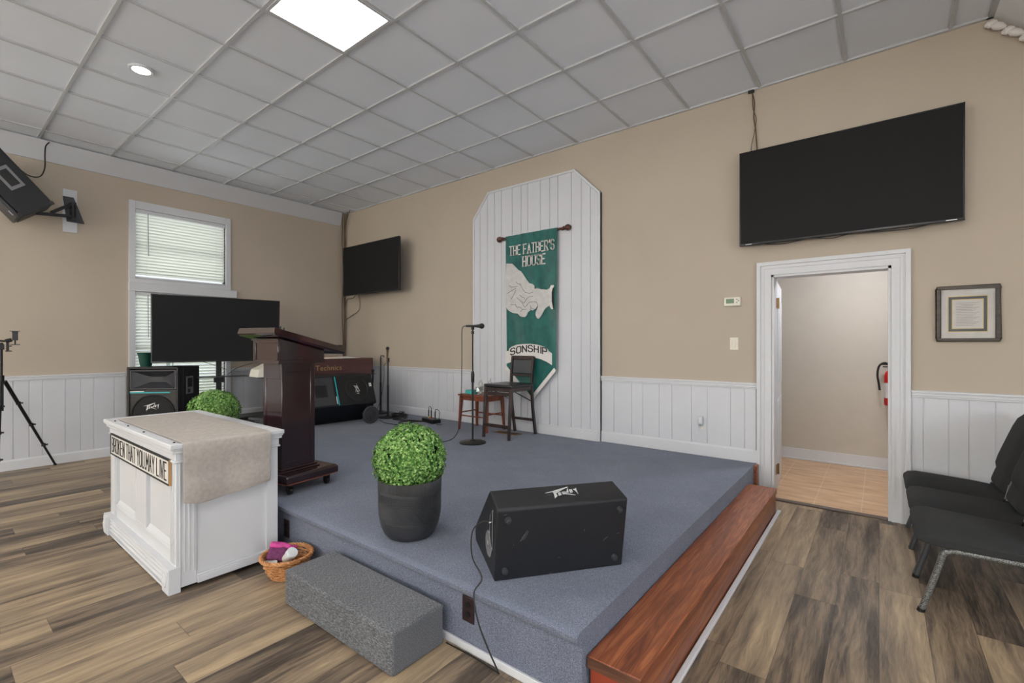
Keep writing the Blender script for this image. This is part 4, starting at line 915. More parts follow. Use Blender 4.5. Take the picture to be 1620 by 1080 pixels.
lettering(MB(), 'SONSHIP', 0.105, 0.52, arc_put, stroke=0.15).build('scroll_lettering', 'letter', ban, world=True, smooth=False)
tr_ = MB()
def edge_strip(xa, za, xb, zb_, w_=0.045):
    tr_.bar((xa, YF+0.004, za), (xb, YF+0.004, zb_), 0.006, w_, Vector((xb-xa, 0, zb_-za)).cross(Vector((0, 1, 0))))
tipx = bx0+(bx1-bx0)*0.52+0.004; edge_strip(-3.69, 1.085, tipx, 0.715); edge_strip(tipx, 0.715, -2.955, 1.085)
tr_.build('white_border', 'ribbon', ban, world=True)

# ================================================================== VOCAL MICROPHONE ON ROUND-BASE STAND
def round_stand(name, label, x, y, top, base_r, group=None, collar=None, rp=0.0105):
    t = thing(name, label, 'microphone stand', (x, y, SH), group=group)
    MB().lathe([(0, 0), (base_r, 0), (base_r, 0.008), (base_r*0.93, 0.014), (0.03, 0.022), (0.02, 0.035), (0, 0.035)], n=40).build('base', 'black', t)
    MB().cyl((0, 0, 0.02), (0, 0, top*0.56), rp, n=14).cyl((0, 0, top*0.5), (0, 0, top), rp*0.75, n=12).build('pole', 'black', t)
    if collar: MB().lathe([(0.012, -0.06), (0.018, -0.045), (0.019, 0.03), (0.015, 0.06), (0.009, 0.065)], c=(0, 0, collar), n=16).build('height_clutch', 'black', t)
    return t
ms = round_stand('microphone_stand', 'black microphone stand on a round base beside the folding chair', -3.47, 3.73, 1.235, 0.145, collar=0.71)
MB().box(-0.012, 0.012, -0.012, 0.012, 1.225, 1.255).cyl((0, 0, 1.18), (0, 0, 1.21), 0.016, n=12).build('clip', 'black', ms)
mc = thing('microphone', 'black microphone lying level on top of the round-base stand', 'microphone', (-3.47, 3.73, SH+1.266), math.radians(38))
MB().tube([(-0.075, 0, 0), (-0.07, 0, 0), (0.03, 0, 0), (0.075, 0, 0)], [0.009, 0.011, 0.014, 0.021], 18).build('handle', 'black', mc)
MB().ball((0.098, 0, 0), 0.03, (1, 1, 1), 20).build('head_grille', 'softblack', mc)
cbl = cord('microphone_cable', [(-3.53, 3.684, 1.572), (-3.55, 3.66, 1.56), (-3.56, 3.655, 1.50), (-3.56, 3.655, 1.2), (-3.565, 3.65, 0.8), (-3.58, 3.64, 0.5), (-3.63, 3.60, 0.36), (-3.74, 3.52, SH+0.008), (-3.95, 3.55, SH+0.004), (-4.25, 3.72, SH+0.004), (-4.55, 3.83, SH+0.004), (-4.85, 4.10, SH+0.004)], 0.0042)
tag(cbl, 'thin black lead running from the level microphone down to the stage carpet', 'cable')

# ================================================================== SMALL BROWN TABLE
t = thing('side_table', 'small reddish brown stool-height table against the white wall panel', 'table', (-3.94, 4.40, SH))
MB().box(-0.245, 0.245, -0.18, 0.18, 0.425, 0.445).build('tabletop', 'cherry', t, bevel=0.004)
MB().box(-0.215, 0.215, -0.155, -0.137, 0.37, 0.425).box(-0.215, 0.215, 0.137, 0.155, 0.37, 0.425).box(-0.22, -0.202, -0.15, 0.15, 0.37, 0.425).box(0.202, 0.22, -0.15, 0.15, 0.37, 0.425).build('apron', 'cherry', t, bevel=0.002)
for sx in (-1, 1):
    for sy in (-1, 1):
        MB().hexa([(sx*0.232-0.012, sy*0.165-0.012, 0), (sx*0.232+0.012, sy*0.165-0.012, 0), (sx*0.232+0.012, sy*0.165+0.012, 0), (sx*0.232-0.012, sy*0.165+0.012, 0)],
                  [(sx*0.21-0.02, sy*0.145-0.02, 0.425), (sx*0.21+0.02, sy*0.145-0.02, 0.425), (sx*0.21+0.02, sy*0.145+0.02, 0.425), (sx*0.21-0.02, sy*0.145+0.02, 0.425)]).build('leg', 'cherry', t, bevel=0.003)
for sy in (-1, 1): MB().box(-0.22, 0.22, sy*0.158-0.007, sy*0.158+0.007, 0.17, 0.185).build('stretcher', 'cherry', t)
for sx in (-1, 1): MB().box(sx*0.222-0.007, sx*0.222+0.007, -0.155, 0.155, 0.205, 0.22).build('stretcher', 'cherry', t)
tb_ = tag(MB().box(-4.10, -3.985, 4.27, 4.39, SH+0.4455, SH+0.495).build('tissue_box', 'tealglass', bevel=0.003), 'small turquoise box on the brown side table', 'box')
def water_bottle(x, y, label):
    t = thing('water_bottle', label, 'bottle', (x, y, SH+0.446), group='clear plastic bottles on the side table')
    MB().lathe([(0, 0), (0.03, 0), (0.034, 0.008), (0.032, 0.04), (0.034, 0.07), (0.033, 0.12), (0.026, 0.15), (0.012, 0.17), (0.012, 0.19), (0, 0.19)], n=20).build('body', 'clear', t)
    MB().lathe([(0.0345, 0.05), (0.0345, 0.1)], n=20).build('wrapper', 'greenpot' if x > -3.85 else 'paper', t)
    MB().lathe([(0.014, 0.175), (0.014, 0.195), (0, 0.196)], n=14).build('cap', 'white', t)
water_bottle(-3.92, 4.36, 'clear water bottle with pale wrapper beside the turquoise box on the side table')
water_bottle(-3.82, 4.42, 'clear water bottle with green wrapper nearest the folding chair on the side table')
# clear pitcher
p_ = thing('glass_jar', 'wide clear glass jar at the front of the brown side table', 'jar', (-3.88, 4.275, SH+0.446))
MB().lathe([(0, 0), (0.04, 0), (0.048, 0.02), (0.05, 0.05), (0.04, 0.085), (0.042, 0.1)], n=24).build('bowl', 'clear', p_)
MB().lathe([(0.0, 0.1), (0.044, 0.1), (0.044, 0.112), (0, 0.114)], n=24).build('lid', 'signwhite', p_)

# ================================================================== FOLDING CHAIR
t = thing('folding_chair', 'tall dark brown wooden folding chair with black padded seat in front of the banner', 'chair', (-3.40, 4.30, SH))
def leg(b, p0, p1, w0, w1):
    (x, y, z), (X, Y, Z) = p0, p1; q = lambda x, y, w: [(x-w/2, y-w/2), (x+w/2, y-w/2), (x+w/2, y+w/2), (x-w/2, y+w/2)]
    b.hexa([(a, c, z) for a, c in q(x, y, w0)], [(a, c, Z) for a, c in q(X, Y, w1)]); return b
for x in (-0.195, 0.175):
    leg(MB(), (x, -0.25, 0), (x, -0.205, 0.58), 0.028, 0.036).build('front_leg', 'espresso', t, bevel=0.003)
for x in (-0.135, 0.175):
    b = MB(); pts = [(x, 0.262, 0), (x, 0.235, 0.15), (x, 0.205, 0.32), (x, 0.185, 0.55), (x, 0.195, 0.72), (x, 0.225, 0.925)]
    for p0, p1 in zip(pts, pts[1:]): b.bar(p0, p1, 0.024, 0.036, (0, 1, 0))
    b.build('rear_leg', 'espresso', t, bevel=0.002)
MB().box(-0.19, 0.17, -0.262, -0.242, 0.13, 0.165).build('front_stretcher', 'espresso', t, bevel=0.002)
MB().box(-0.19, 0.17, -0.222, -0.205, 0.485, 0.525).build('front_rail', 'espresso', t, bevel=0.002)
MB().box(-0.135, 0.175, 0.222, 0.24, 0.155, 0.185).build('rear_stretcher', 'espresso', t, bevel=0.002)
MB().box(-0.20, 0.185, -0.215, -0.19, 0.53, 0.575).box(-0.185, -0.165, -0.20, 0.2, 0.53, 0.575).box(0.16, 0.18, -0.20, 0.2, 0.53, 0.575).build('seat_frame', 'espresso', t, bevel=0.002)
MB().box(-0.215, 0.20, -0.235, 0.185, 0.577, 0.612).build('seat', 'vinylseat', t, bevel=0.015, seg=4)
MB().box(-0.135, 0.175, 0.213, 0.235, 0.885, 0.93).build('top_rail', 'espresso', t, bevel=0.004)
MB().box(-0.135, 0.175, 0.186, 0.206, 0.685, 0.715).build('lower_rail', 'espresso', t, bevel=0.004)
MB().hexa([(-0.115, 0.19, 0.72), (0.155, 0.19, 0.72), (0.155, 0.203, 0.72), (-0.115, 0.203, 0.72)], [(-0.115, 0.208, 0.882), (0.155, 0.208, 0.882), (0.155, 0.225, 0.882), (-0.115, 0.225, 0.882)]).build('back_pad', mat('worn_grey_vinyl', (66, 68, 74), 0.3, var=0.08, vscale=20), t, bevel=0.006, seg=3)  # pad greyer than the black seat: reflected sheen put into its colour
for x in (-0.16, 0.155): MB().tube([(x, -0.2, 0.48), (x, -0.13, 0.535), (x, 0.19, 0.40)], 0.006, 8).build('folding_brace', 'black', t)
# floor register under the chair
v = MB(); vx, vy = -3.52, 4.39
v.box(vx-0.18, vx+0.18, vy-0.055, vy+0.055, SH, SH+0.006)
vt = thing('floor_vent', 'brass floor vent set in the blue carpet behind the folding chair legs', 'vent', (vx, vy, SH))
v.build('vent_frame', 'brass', vt, world=True, bevel=0.002)
sl = MB()
for k in range(14): sl.box(vx-0.15+k*0.022, vx-0.14+k*0.022, vy-0.04, vy+0.04, SH+0.006, SH+0.0075)
sl.build('louvres', mat('dark_bronze', (74, 58, 40), 0.5), vt, world=True)

# ================================================================== ORGAN AND THE WHEELED SPEAKER IN FRONT OF IT
t = thing('electric_organ', 'dark brown electric organ with gold Technics lettering behind the wheeled black speaker', 'organ', (-6.4, 3.5, SH))
MB().box(-6.60, -6.15, 2.87, 4.36, 0.925, 1.168).box(-6.66, -6.12, 2.86, 4.38, 0.915, 0.93).build('cabinet', 'organ', t, world=True, bevel=0.005)
MB().box(-6.56, -6.18, 2.90, 2.96, SH, 0.92).box(-6.56, -6.18, 4.24, 4.30, SH, 0.92).box(-6.5, -6.46, 2.96, 4.24, SH+0.05, 0.92).build('side_supports', 'organ', t, world=True, bevel=0.004)
k_ = MB()
k_.hexa([(-6.42, 2.66, 0.955), (-6.17, 2.66, 0.955), (-6.17, 2.868, 0.955), (-6.42, 2.868, 0.955)], [(-6.41, 2.68, 1.05), (-6.18, 2.68, 1.05), (-6.18, 2.868, 1.14), (-6.41, 2.868, 1.14)])
k_.build('keyboard_end', 'cream', t, world=True, bevel=0.004)
cu = bpy.data.curves.new('gold_lettering', 'FONT'); cu.body = 'Technics'; cu.size = 0.105; cu.extrude = 0.0006; cu.space_character = 1.08
to = bpy.data.objects.new('gold_lettering', cu); C.objects.link(to); dg = bpy.context.evaluated_depsgraph_get(); me = bpy.data.meshes.new_from_object(to.evaluated_get(dg)); bpy.data.objects.remove(to)
me.transform(Matrix.Translation((-6.1485-(-6.4), 3.42-3.5, 1.005-SH)) @ Matrix(((0,0,1,0),(1,0,0,0),(0,1,0,0),(0,0,0,1)))); me.materials.clear(); me.materials.append(M['gold'])
to = bpy.data.objects.new('gold_lettering', me); C.objects.link(to); to.parent = t
bk = thing('hymn_book', 'flat cream and red printed book lying on the dark brown organ', 'book', (-6.25, 3.75, 1.17))
MB().box(-0.08, 0.08, -0.27, 0.12, 0, 0.022).build('pages', 'cream', bk); MB().box(-0.083, 0.083, -0.275, 0.12, 0.022, 0.026).build('cover', mat('printed_cover', (176, 120, 92), 0.5, var=0.5, vscale=60), bk)
MB().hexa([(-0.08, 0.125, 0), (0.08, 0.125, 0), (0.08, 0.40, 0), (-0.08, 0.40, 0)], [(-0.08, 0.125, 0.03), (0.08, 0.125, 0.03), (0.08, 0.40, 0.004), (-0.08, 0.40, 0.004)]).build('loose_sheets', 'paper', bk)

# wheeled speaker lying on its side : profile in (towards room, up), extruded along its length
spA = Vector((-5.51, 3.0, SH)); sa = math.atan2(3.92-3.0, 0.05)
t = thing('wheeled_speaker', 'black speaker on its side with turquoise stripe and one wheel, under the organ front', 'speaker', tuple(spA), sa)
LL = 0.93         # local x along length, local y = away from room, z up
prof = [(0.36, 0.0), (0.06, 0.24), (0.0, 0.262), (0.0, 0.28), (0.135, 0.645), (0.16, 0.652), (0.62, 0.652), (0.62, 0.0)]
MB().prism(prof, 0, LL, XP).build('cabinet', 'tolex', t, bevel=0.012, seg=3)
g1 = Vector((0, 0.135, 0.365)).normalized(); gn = Vector((0, -g1.z, g1.y))
def gface(u, v, h): return Vector((u, 0, 0.28)) + g1*v + gn*h
def XG(u, v, h, rot=0):
    m_ = Matrix(((1,0,0,0),(0,g1.y,gn.y,0),(0,g1.z,gn.z,0),(0,0,0,1))); m_.translation = gface(u, v, h); return m_ @ Matrix.Rotation(rot, 4, 'Z')
MB().box(0.40, 0.91, 0.012, 0.375, 0.0, 0.008, XG(0, 0, 0)).build('woofer_grille', 'softblack', t, bevel=0.004)
MB().lathe([(0.168, 0), (0.168, 0.006), (0.160, 0.008), (0.155, 0.003), (0, 0.004)], n=44, X=XG(0.66, 0.2, 0.008)).build('woofer_ring', 'black', t)
MB().box(0.372, 0.386, 0.0, 0.385, 0.001, 0.007, XG(0, 0, 0)).build('turquoise_stripe', 'teal', t)
MB().box(0.352, 0.366, 0.02, 0.12, 0.001, 0.006, XG(0, 0, 0)).build('model_lettering', 'logo', t)
MB().box(0.855, 0.89, 0.22, 0.27, 0.008, 0.012, XG(0, 0, 0)).build('badge', 'logo', t)
brand_mark(MB(), 0.15, XG(0.66, 0.20, 0.013, -PI/2), 0.002).build('logo', 'logo', t, smooth=False)
hb = MB(); x0, x1, v0, v1 = 0.02, 0.335, 0.01, 0.375
O = [gface(x0, v0, 0.012), gface(x1, v0, 0.012), gface(x1, v1, 0.012), gface(x0, v1, 0.012)]; I = [gface(0.09, 0.12, 0.001), gface(0.25, 0.12, 0.001), gface(0.25, 0.28, 0.001), gface(0.09, 0.28, 0.001)]
hb.add(O+I, [(0, 1, 5, 4), (1, 2, 6, 5), (2, 3, 7, 6), (3, 0, 4, 7)]); hb.build('horn', 'dkgrey', t)
MB().add(I, [(0, 1, 2, 3)]).build('horn_throat', 'black', t)
wl_ = MB().lathe([(0, -0.02), (0.108, -0.02), (0.118, -0.012), (0.118, 0.012), (0.108, 0.02), (0.100, 0.02), (0.096, 0.014), (0.080, 0.014), (0.076, 0.019), (0.062, 0.019), (0.058, 0.013), (0.042, 0.013), (0.038, 0.018), (0.012, 0.018), (0.010, 0.024), (0, 0.024)], n=40,
           X=Matrix.Translation((0.80, -0.06, 0.118)) @ Matrix.Rotation(PI/2, 4, 'X')).build('wheel', 'dkgrey', t)
MB().cyl((0.80, -0.04, 0.118), (0.80, 0.24, 0.118), 0.012, n=12).box(0.785, 0.815, 0.02, 0.05, 0.11, 0.26).build('axle', 'black', t)

# ================================================================== MICROPHONE STANDS BY THE WALL, CABLES, PEDAL BOX
sA = round_stand('microphone_stand', 'black microphone stand nearest the organ, its top hooked over', -6.07, 4.44, 0.87, 0.12, rp=0.016)
MB().tube([(0, 0, 0.86), (0.0, 0.0, 0.89), (0.05, 0.02, 0.895), (0.055, 0.02, 0.87)], 0.008, 8).build('clip', 'black', sA)
sB = round_stand('microphone_stand', 'black microphone stand right of the hooked one, holding an upright microphone', -5.65, 4.26, 0.84, 0.14, rp=0.016)
MB().box(-0.02, 0.02, -0.012, 0.012, 0.81, 0.87).build('clip', 'black', sB)
m2 = thing('microphone', 'dark microphone standing upright in the stand near the organ', 'microphone', (-5.655, 4.25, SH+0.82), rot=(0.0, 0.05, 0))
MB().tube([(0, 0, 0), (0, 0, 0.02), (0, 0, 0.15), (0, 0, 0.17)], [0.009, 0.011, 0.017, 0.022], 14).build('handle', 'brcable', m2)
MB().ball((0, 0, 0.19), 0.026, (1, 1, 1), 16).build('head_grille', 'softblack', m2)
cbl = cord('microphone_cable', [(-5.655, 4.25, SH+0.80), (-5.70, 4.23, SH+0.76), (-5.70, 4.23, SH+0.62), (-5.72, 4.22, SH+0.42), (-5.77, 4.20, SH+0.2), (-5.80, 4.12, SH+0.03), (-5.7, 4.04, SH+0.005)], 0.004); tag(cbl, 'black lead hanging between the two microphone stands by the wall', 'cable')
m3 = thing('microphone', 'small microphone standing up behind the wheeled speaker, right of the organ', 'microphone', (-5.72, 4.05, SH+0.52), rot=(0, 0, 0))
MB().cyl((0, 0, 0), (0, 0, 0.15), 0.011, 0.016, 12).build('handle', 'black', m3); MB().ball((0, 0, 0.17), 0.024, n=14).build('head_grille', 'softblack', m3)
MB().cyl((0, 0, -0.52), (0, 0, 0.0), 0.008, n=8).lathe([(0, -0.52), (0.06, -0.52), (0.055, -0.505), (0, -0.5)], n=20).build('short_stand', 'black', m3)
rnd = random.Random(11)
def coil(name, cx_, cy_, R, turns, label, r=0.0055, zz=SH):
    pts = []
    for k in range(int(turns*14)):
        a = k*2*PI/14; rr = R*(0.78+0.25*math.sin(k*0.37)+rnd.uniform(-0.04, 0.04)); pts.append((cx_+rr*math.cos(a), cy_+rr*0.8*math.sin(a), zz+0.007+0.055*(k/(turns*14))+rnd.uniform(0, 0.012)))
    o = MB().tube(smooth_pts(pts, 2), r, 5).build(name, 'cable'); tag(o, label, 'cable'); return o
coil('cable_coil', -5.44, 4.30, 0.13, 9, 'heap of coiled black cable on the carpet at the foot of the wall microphone stands')
coil('cable_coil', -5.62, 4.50, 0.06, 4, 'small loose loop of thin black cable standing against the white baseboard', r=0.003)
cbl = cord('floor_cable', [(-5.42, 4.18, SH+0.006), (-5.25, 4.20, SH+0.007), (-5.1, 4.27, SH+0.007), (-4.98, 4.30, SH+0.007), (-4.86, 4.34, SH+0.01)], 0.012); tag(cbl, 'thick black cable on the carpet between the cable heap and the pedal box', 'cable')
cbl = cord('floor_cable', [(-4.98, 4.27, SH+0.006), (-5.15, 4.12, SH+0.006), (-5.10, 4.02, SH+0.006), (-4.98, 4.03, SH+0.006), (-5.0, 4.14, SH+0.006), (-5.05, 4.24, SH+0.006)], 0.007); tag(cbl, 'black cable curled into a hook shape on the carpet left of the pedal box', 'cable')
cbl = cord('floor_cable', [(-5.5, 4.02, SH+0.005), (-5.3, 3.93, SH+0.005), (-5.1, 3.92, SH+0.005), (-4.95, 3.93, SH+0.005), (-4.88, 3.90, SH+0.005)], 0.005); tag(cbl, 'thin black cable on the carpet nearest the centre boxwood ball', 'cable')
t = thing('pedal_box', 'low black stage box with yellow and red plugs standing in it', 'audio box', (-4.83, 4.36, SH), -0.25)
MB().box(-0.15, 0.15, -0.07, 0.07, 0, 0.055).build('housing', 'black', t, bevel=0.012, seg=3)
for x, m_, h_ in ((-0.07, 'yellow', 0.09), (0.0, 'red', 0.09), (0.11, 'greenpot', 0.08)):
    MB().cyl((x, 0.0, 0.05), (x, 0.0, 0.075), 0.010, n=12).build('plug_ring', m_, t); MB().cyl((x, 0.0, 0.075), (x, 0, 0.075+h_), 0.008, n=10).build('plug_barrel', 'black', t)
MB().tube(smooth_pts([(-0.07, 0, 0.16), (-0.065, 0, 0.20), (-0.03, 0, 0.215), (0.0, 0, 0.19), (0.0, 0, 0.16)], 5), 0.004, 6).tube(smooth_pts([(0.11, 0, 0.15), (0.13, 0, 0.19), (0.19, 0.02, 0.17), (0.22, 0.0, 0.08), (0.17, 0, 0.02), (0.24, -0.04, 0.006), (0.28, 0.0, 0.005), (0.2, 0.04, 0.005)], 5), 0.004, 6).build('patch_lead', 'cable', t)
# black case and gear on the stage floor along the left wall
t = thing('equipment_case', 'low black case on the stage floor against the left wall, right of the window', 'case', (-7.17, 3.05, SH), 0)
MB().box(-0.2, 0.2, -0.32, 0.30, 0, 0.012).box(-0.2, 0.2, -0.32, 0.30, 0.0, 0.05).build('shell', 'black', t, bevel=0.008); MB().box(-0.205, 0.205, -0.325, 0.305, 0.03, 0.036).build('edge_strip', 'dkgrey', t)
t = thing('mixer', 'small grey audio unit on the stage floor seen left of the pulpit', 'audio mixer', (-6.75, 3.05, SH), 0.2)
MB().box(-0.14, 0.14, -0.2, 0.2, 0, 0.06).build('housing', 'midgrey', t, bevel=0.008); MB().box(-0.12, 0.12, -0.18, 0.18, 0.06, 0.063).build('control_panel', 'black', t)
coil('cable_coil', -6.55, 2.72, 0.12, 4, 'loops of black cable on the stage floor left of the pulpit')

# ================================================================== CABLES ON THE WALLS
cx = WL+0.05
for i, (dx, dy, r) in enumerate(((0.0, 0.0, 0.011), (0.03, -0.012, 0.009), (-0.022, -0.03, 0.006), (0.052, -0.02, 0.005))):
    pts = []
    for k in range(15):
        z = 3.42-(3.42-0.75)*k/14; pts.append((cx+dx+0.012*math.sin(k*0.9+i*2), WB-0.03+dy*0.6+0.004*math.cos(k+i), z))
    top = (cx+dx*3+0.05+0.03*i, WB-0.05-0.02*i, CH-0.004)
    o = cord('corner_cable', [top]+pts, r, 'brcable', k=3); tag(o, ['thickest brown painted cable', 'second brown painted cable', 'left thin brown cable', 'right thin brown cable'][i]+' running down the back left corner from the ceiling', 'cable', 'cables running down the back left corner')
o = cord('television_cable', [(-6.75, WB-0.22, 2.20), (-6.95, WB-0.15, 2.15), (-7.28, WB-0.04, 2.16), (-7.36, WB-0.03, 2.05), (-7.38, WB-0.03, 1.8)], 0.006, 'brcable'); tag(o, 'short brown cable from the corner television bending straight into the corner bundle', 'cable')
o = cord('television_cable', [(-6.68, WB-0.22, 2.20), (-6.78, WB-0.13, 2.08), (-6.95, WB-0.04, 1.95), (-7.2, WB-0.03, 1.86), (-7.36, WB-0.03, 1.80), (-7.38, WB-0.03, 1.74)], 0.006, 'brcable'); tag(o, 'longer brown cable drooping from the corner television to the corner bundle', 'cable')
o = cord('television_cable', [(-0.905, WB-0.02, 3.655), (-0.885, WB-0.015, 3.55), (-0.89, WB-0.012, 3.42), (-0.875, WB-0.015, 3.3), (-0.86, WB-0.02, 3.08), (-0.855, WB-0.03, 3.0)], 0.005, 'brcable'); tag(o, 'thicker brown cable from the ceiling to the television over the doorway', 'cable')
o = cord('television_cable', [(-0.90, WB-0.02, 3.655), (-0.895, WB-0.02, 3.5), (-0.87, WB-0.018, 3.4), (-0.885, WB-0.018, 3.28), (-0.91, WB-0.02, 3.14), (-0.905, WB-0.03, 3.0)], 0.003, 'brcable'); tag(o, 'thinner brown cable from the ceiling to the television over the doorway', 'cable')
MB_ = tag(MB().box(-0.935, -0.885, WB-0.03, WB-0.004, 3.645, 3.668).build('cable_clamp', 'black', bevel=0.003), 'small black cable clamp at the ceiling edge above the doorway television', 'clamp')

# ================================================================== WALL FITTINGS
t = thing('thermostat', 'white wall thermostat with green display left of the doorway', 'thermostat', (-1.07, WB, 1.767))
MB().box(-0.074, 0.074, -0.028, 0, -0.042, 0.042).build('housing', 'cream', t, bevel=0.01, seg=3)
MB().box(-0.05, 0.018, -0.0295, -0.027, -0.016, 0.026).build('display', 'lcd', t)
bt = [MB().cyl((x, -0.031, z), (x, -0.027, z), 0.006, n=12).build('button', 'midgrey', t) for x, z in ((0.042, 0.02), (0.056, 0.006), (0.042, -0.01))]
t = thing('light_switch', 'cream rocker light switch below the thermostat', 'switch', (-1.057, WB, 1.378))
MB().box(-0.036, 0.036, -0.006, 0, -0.058, 0.058).build('cover_plate', 'cream', t, bevel=0.003); MB().box(-0.016, 0.016, -0.011, -0.005, -0.033, 0.033).build('rocker', 'cream', t, bevel=0.002)
t = thing('power_outlet', 'white wall outlet with a plug-in air freshener above the stage carpet', 'outlet', (-1.335, WB-0.012, 0.60))
MB().box(-0.036, 0.036, -0.006, 0, -0.058, 0.058).build('cover_plate', 'white', t, bevel=0.003)
MB().cyl((0, -0.009, -0.024), (0, -0.005, -0.024), 0.015, n=16).build('socket', 'cream', t)
t = thing('air_freshener', 'white plug-in air freshener in the wall outlet above the stage', 'air freshener', (-1.345, WB-0.0195, 0.635))
MB().box(-0.022, 0.022, -0.045, 0, -0.03, 0.05).build('body', 'white', t, bevel=0.012, seg=3); MB().cyl((0, -0.04, -0.045), (0, -0.04, -0.015), 0.014, n=16).build('refill', 'clear', t)
# framed document
t = thing('framed_certificate', 'brown framed document with navy and cream mat, right of the doorway', 'picture', (0.4995, WB, 1.594))
a, b_, c_ = 0.166, 0.203, 0.026
f = MB()
for x0, x1, z0, z1 in ((-a, a, b_-c_, b_), (-a, a, -b_, -b_+c_), (-a, -a+c_, -b_+c_, b_-c_), (a-c_, a, -b_+c_, b_-c_)): f.box(x0, x1, -0.028, 0, z0, z1)
f.build('frame', 'frame', t, bevel=0.006, seg=3)
MB().box(-a+c_, a-c_, -0.012, -0.008, -b_+c_, b_-c_).build('mount', 'paper', t)
MB().box(-0.1, 0.1, -0.0135, -0.011, -0.128, 0.122).build('navy_mat', 'navy', t); MB().box(-0.104, 0.104, -0.013, -0.0115, -0.132, 0.126).build('mat_edge', 'yellow', t)
MB().box(-0.083, 0.083, -0.0142, -0.013, -0.110, 0.104).build('gold_line', 'yellow', t); MB().box(-0.079, 0.079, -0.0148, -0.0138, -0.106, 0.100).build('document', 'paper', t)
tx = MB()
for k in range(15): tx.box(-0.06, 0.06-0.03*((k*7) % 3)/2, -0.0152, -0.0147, 0.075-k*0.0115, 0.0775-k*0.0115)
tx.build('faint_writing', 'midgrey', t)
MB().box(-a+c_, a-c_, -0.0185, -0.0175, -b_+c_, b_-c_).build('glazing', 'glass', t)
# extinguisher in the hall
t = thing('fire_extinguisher', 'red fire extinguisher with black hose hanging on the hall wall', 'fire extinguisher', (0.10, 6.44, 0.72))
MB().lathe([(0, 0), (0.055, 0), (0.06, 0.01), (0.06, 0.31), (0.05, 0.35), (0.025, 0.375), (0.02, 0.40), (0, 0.40)], n=28).build('cylinder', 'red', t)
MB().box(-0.02, 0.02, -0.02, 0.02, 0.39, 0.42).box(-0.09, 0.02, -0.008, 0.008, 0.43, 0.445).box(-0.07, 0.02, -0.008, 0.008, 0.405, 0.418).build('valve_handle', 'black', t, bevel=0.002)
MB().tube(smooth_pts([(0, -0.01, 0.41), (-0.05, -0.02, 0.455), (-0.10, -0.02, 0.42), (-0.115, -0.02, 0.33), (-0.105, -0.02, 0.24), (-0.095, -0.02, 0.16)], 6), [0.010]*31, 10).build('hose', 'black', t)
MB().box(-0.03, 0.03, 0.055, 0.09, 0.1, 0.35).build('wall_hook', 'black', t)
MB().lathe([(0.061, 0.08), (0.061, 0.24)], n=28).build('printed_label', 'paper', t)

# white twisted cloth draped along the dropped ceiling edge
t = thing('cloth_garland', 'twisted white cloth garland draped along the ceiling drop at top right', 'garland', (0.63, WB-0.03, CH))
gm = MB(); rnd = random.Random(2)
for k in range(26):
    u = k/25; x = 0.60+1.05*u; z = CH-0.028-(x-0.6)*0.93; an = (-1)**k*0.5+0.4
    p0 = Vector((x-0.03*math.cos(an), WB-0.04-0.012*(k % 2), z-0.035*math.sin(an)-0.01)); p1 = Vector((x+0.045, WB-0.05, z+0.02*math.sin(an)-0.045))
    gm.tube([p0, p0.lerp(p1, 0.3), p0.lerp(p1, 0.7), p1], [0.010, 0.026, 0.024, 0.009], 10)
gm.build('cloth', 'ribbon', t, world=True)
lg = MB().tube([(0.61+0.1*k, WB-0.03, CH-0.035-0.1*k*0.93) for k in range(11)], 0.006, 6); lg.build('string', 'brcable', t, world=True)

# ================================================================== HANGING SPEAKER ON THE LEFT WALL
pb = tag(MB().box(WL, WL+0.02, 1.047, 1.172, 2.68, 3.178).build('mounting_board', 'white', bevel=0.003), 'narrow white board on the left wall behind the black speaker bracket', 'board')
br = thing('speaker_bracket', 'black swivel arm bracket on the narrow white board holding the hanging speaker', 'bracket', (WL+0.02, 1.14, 2.95))
b = MB(); b.hexa([(WL+0.0205, 1.08, 2.80), (WL+0.0205, 1.235, 2.80), (WL+0.035, 1.235, 2.80), (WL+0.035, 1.08, 2.80)], [(WL+0.0205, 1.045, 3.09), (WL+0.0205, 1.14, 3.09), (WL+0.035, 1.14, 3.09), (WL+0.035, 1.045, 3.09)])
b.build('wall_plate', 'dkgrey', br, world=True, bevel=0.004)
MB().cyl((WL+0.06, 1.13, 2.83), (WL+0.06, 1.13, 3.02), 0.025, n=18).box(WL+0.03, WL+0.085, 1.105, 1.155, 2.82, 2.845).box(WL+0.03, WL+0.085, 1.105, 1.155, 3.0, 3.025).build('hinge', 'black', br, world=True)
MB().bar((WL+0.07, 1.12, 2.86), (-7.11, 0.80, 2.78), 0.03, 0.035).bar((WL+0.07, 1.11, 3.0), (-7.25, 0.93, 2.84), 0.028, 0.03).build('arm', 'dkgrey', br, world=True, bevel=0.003)

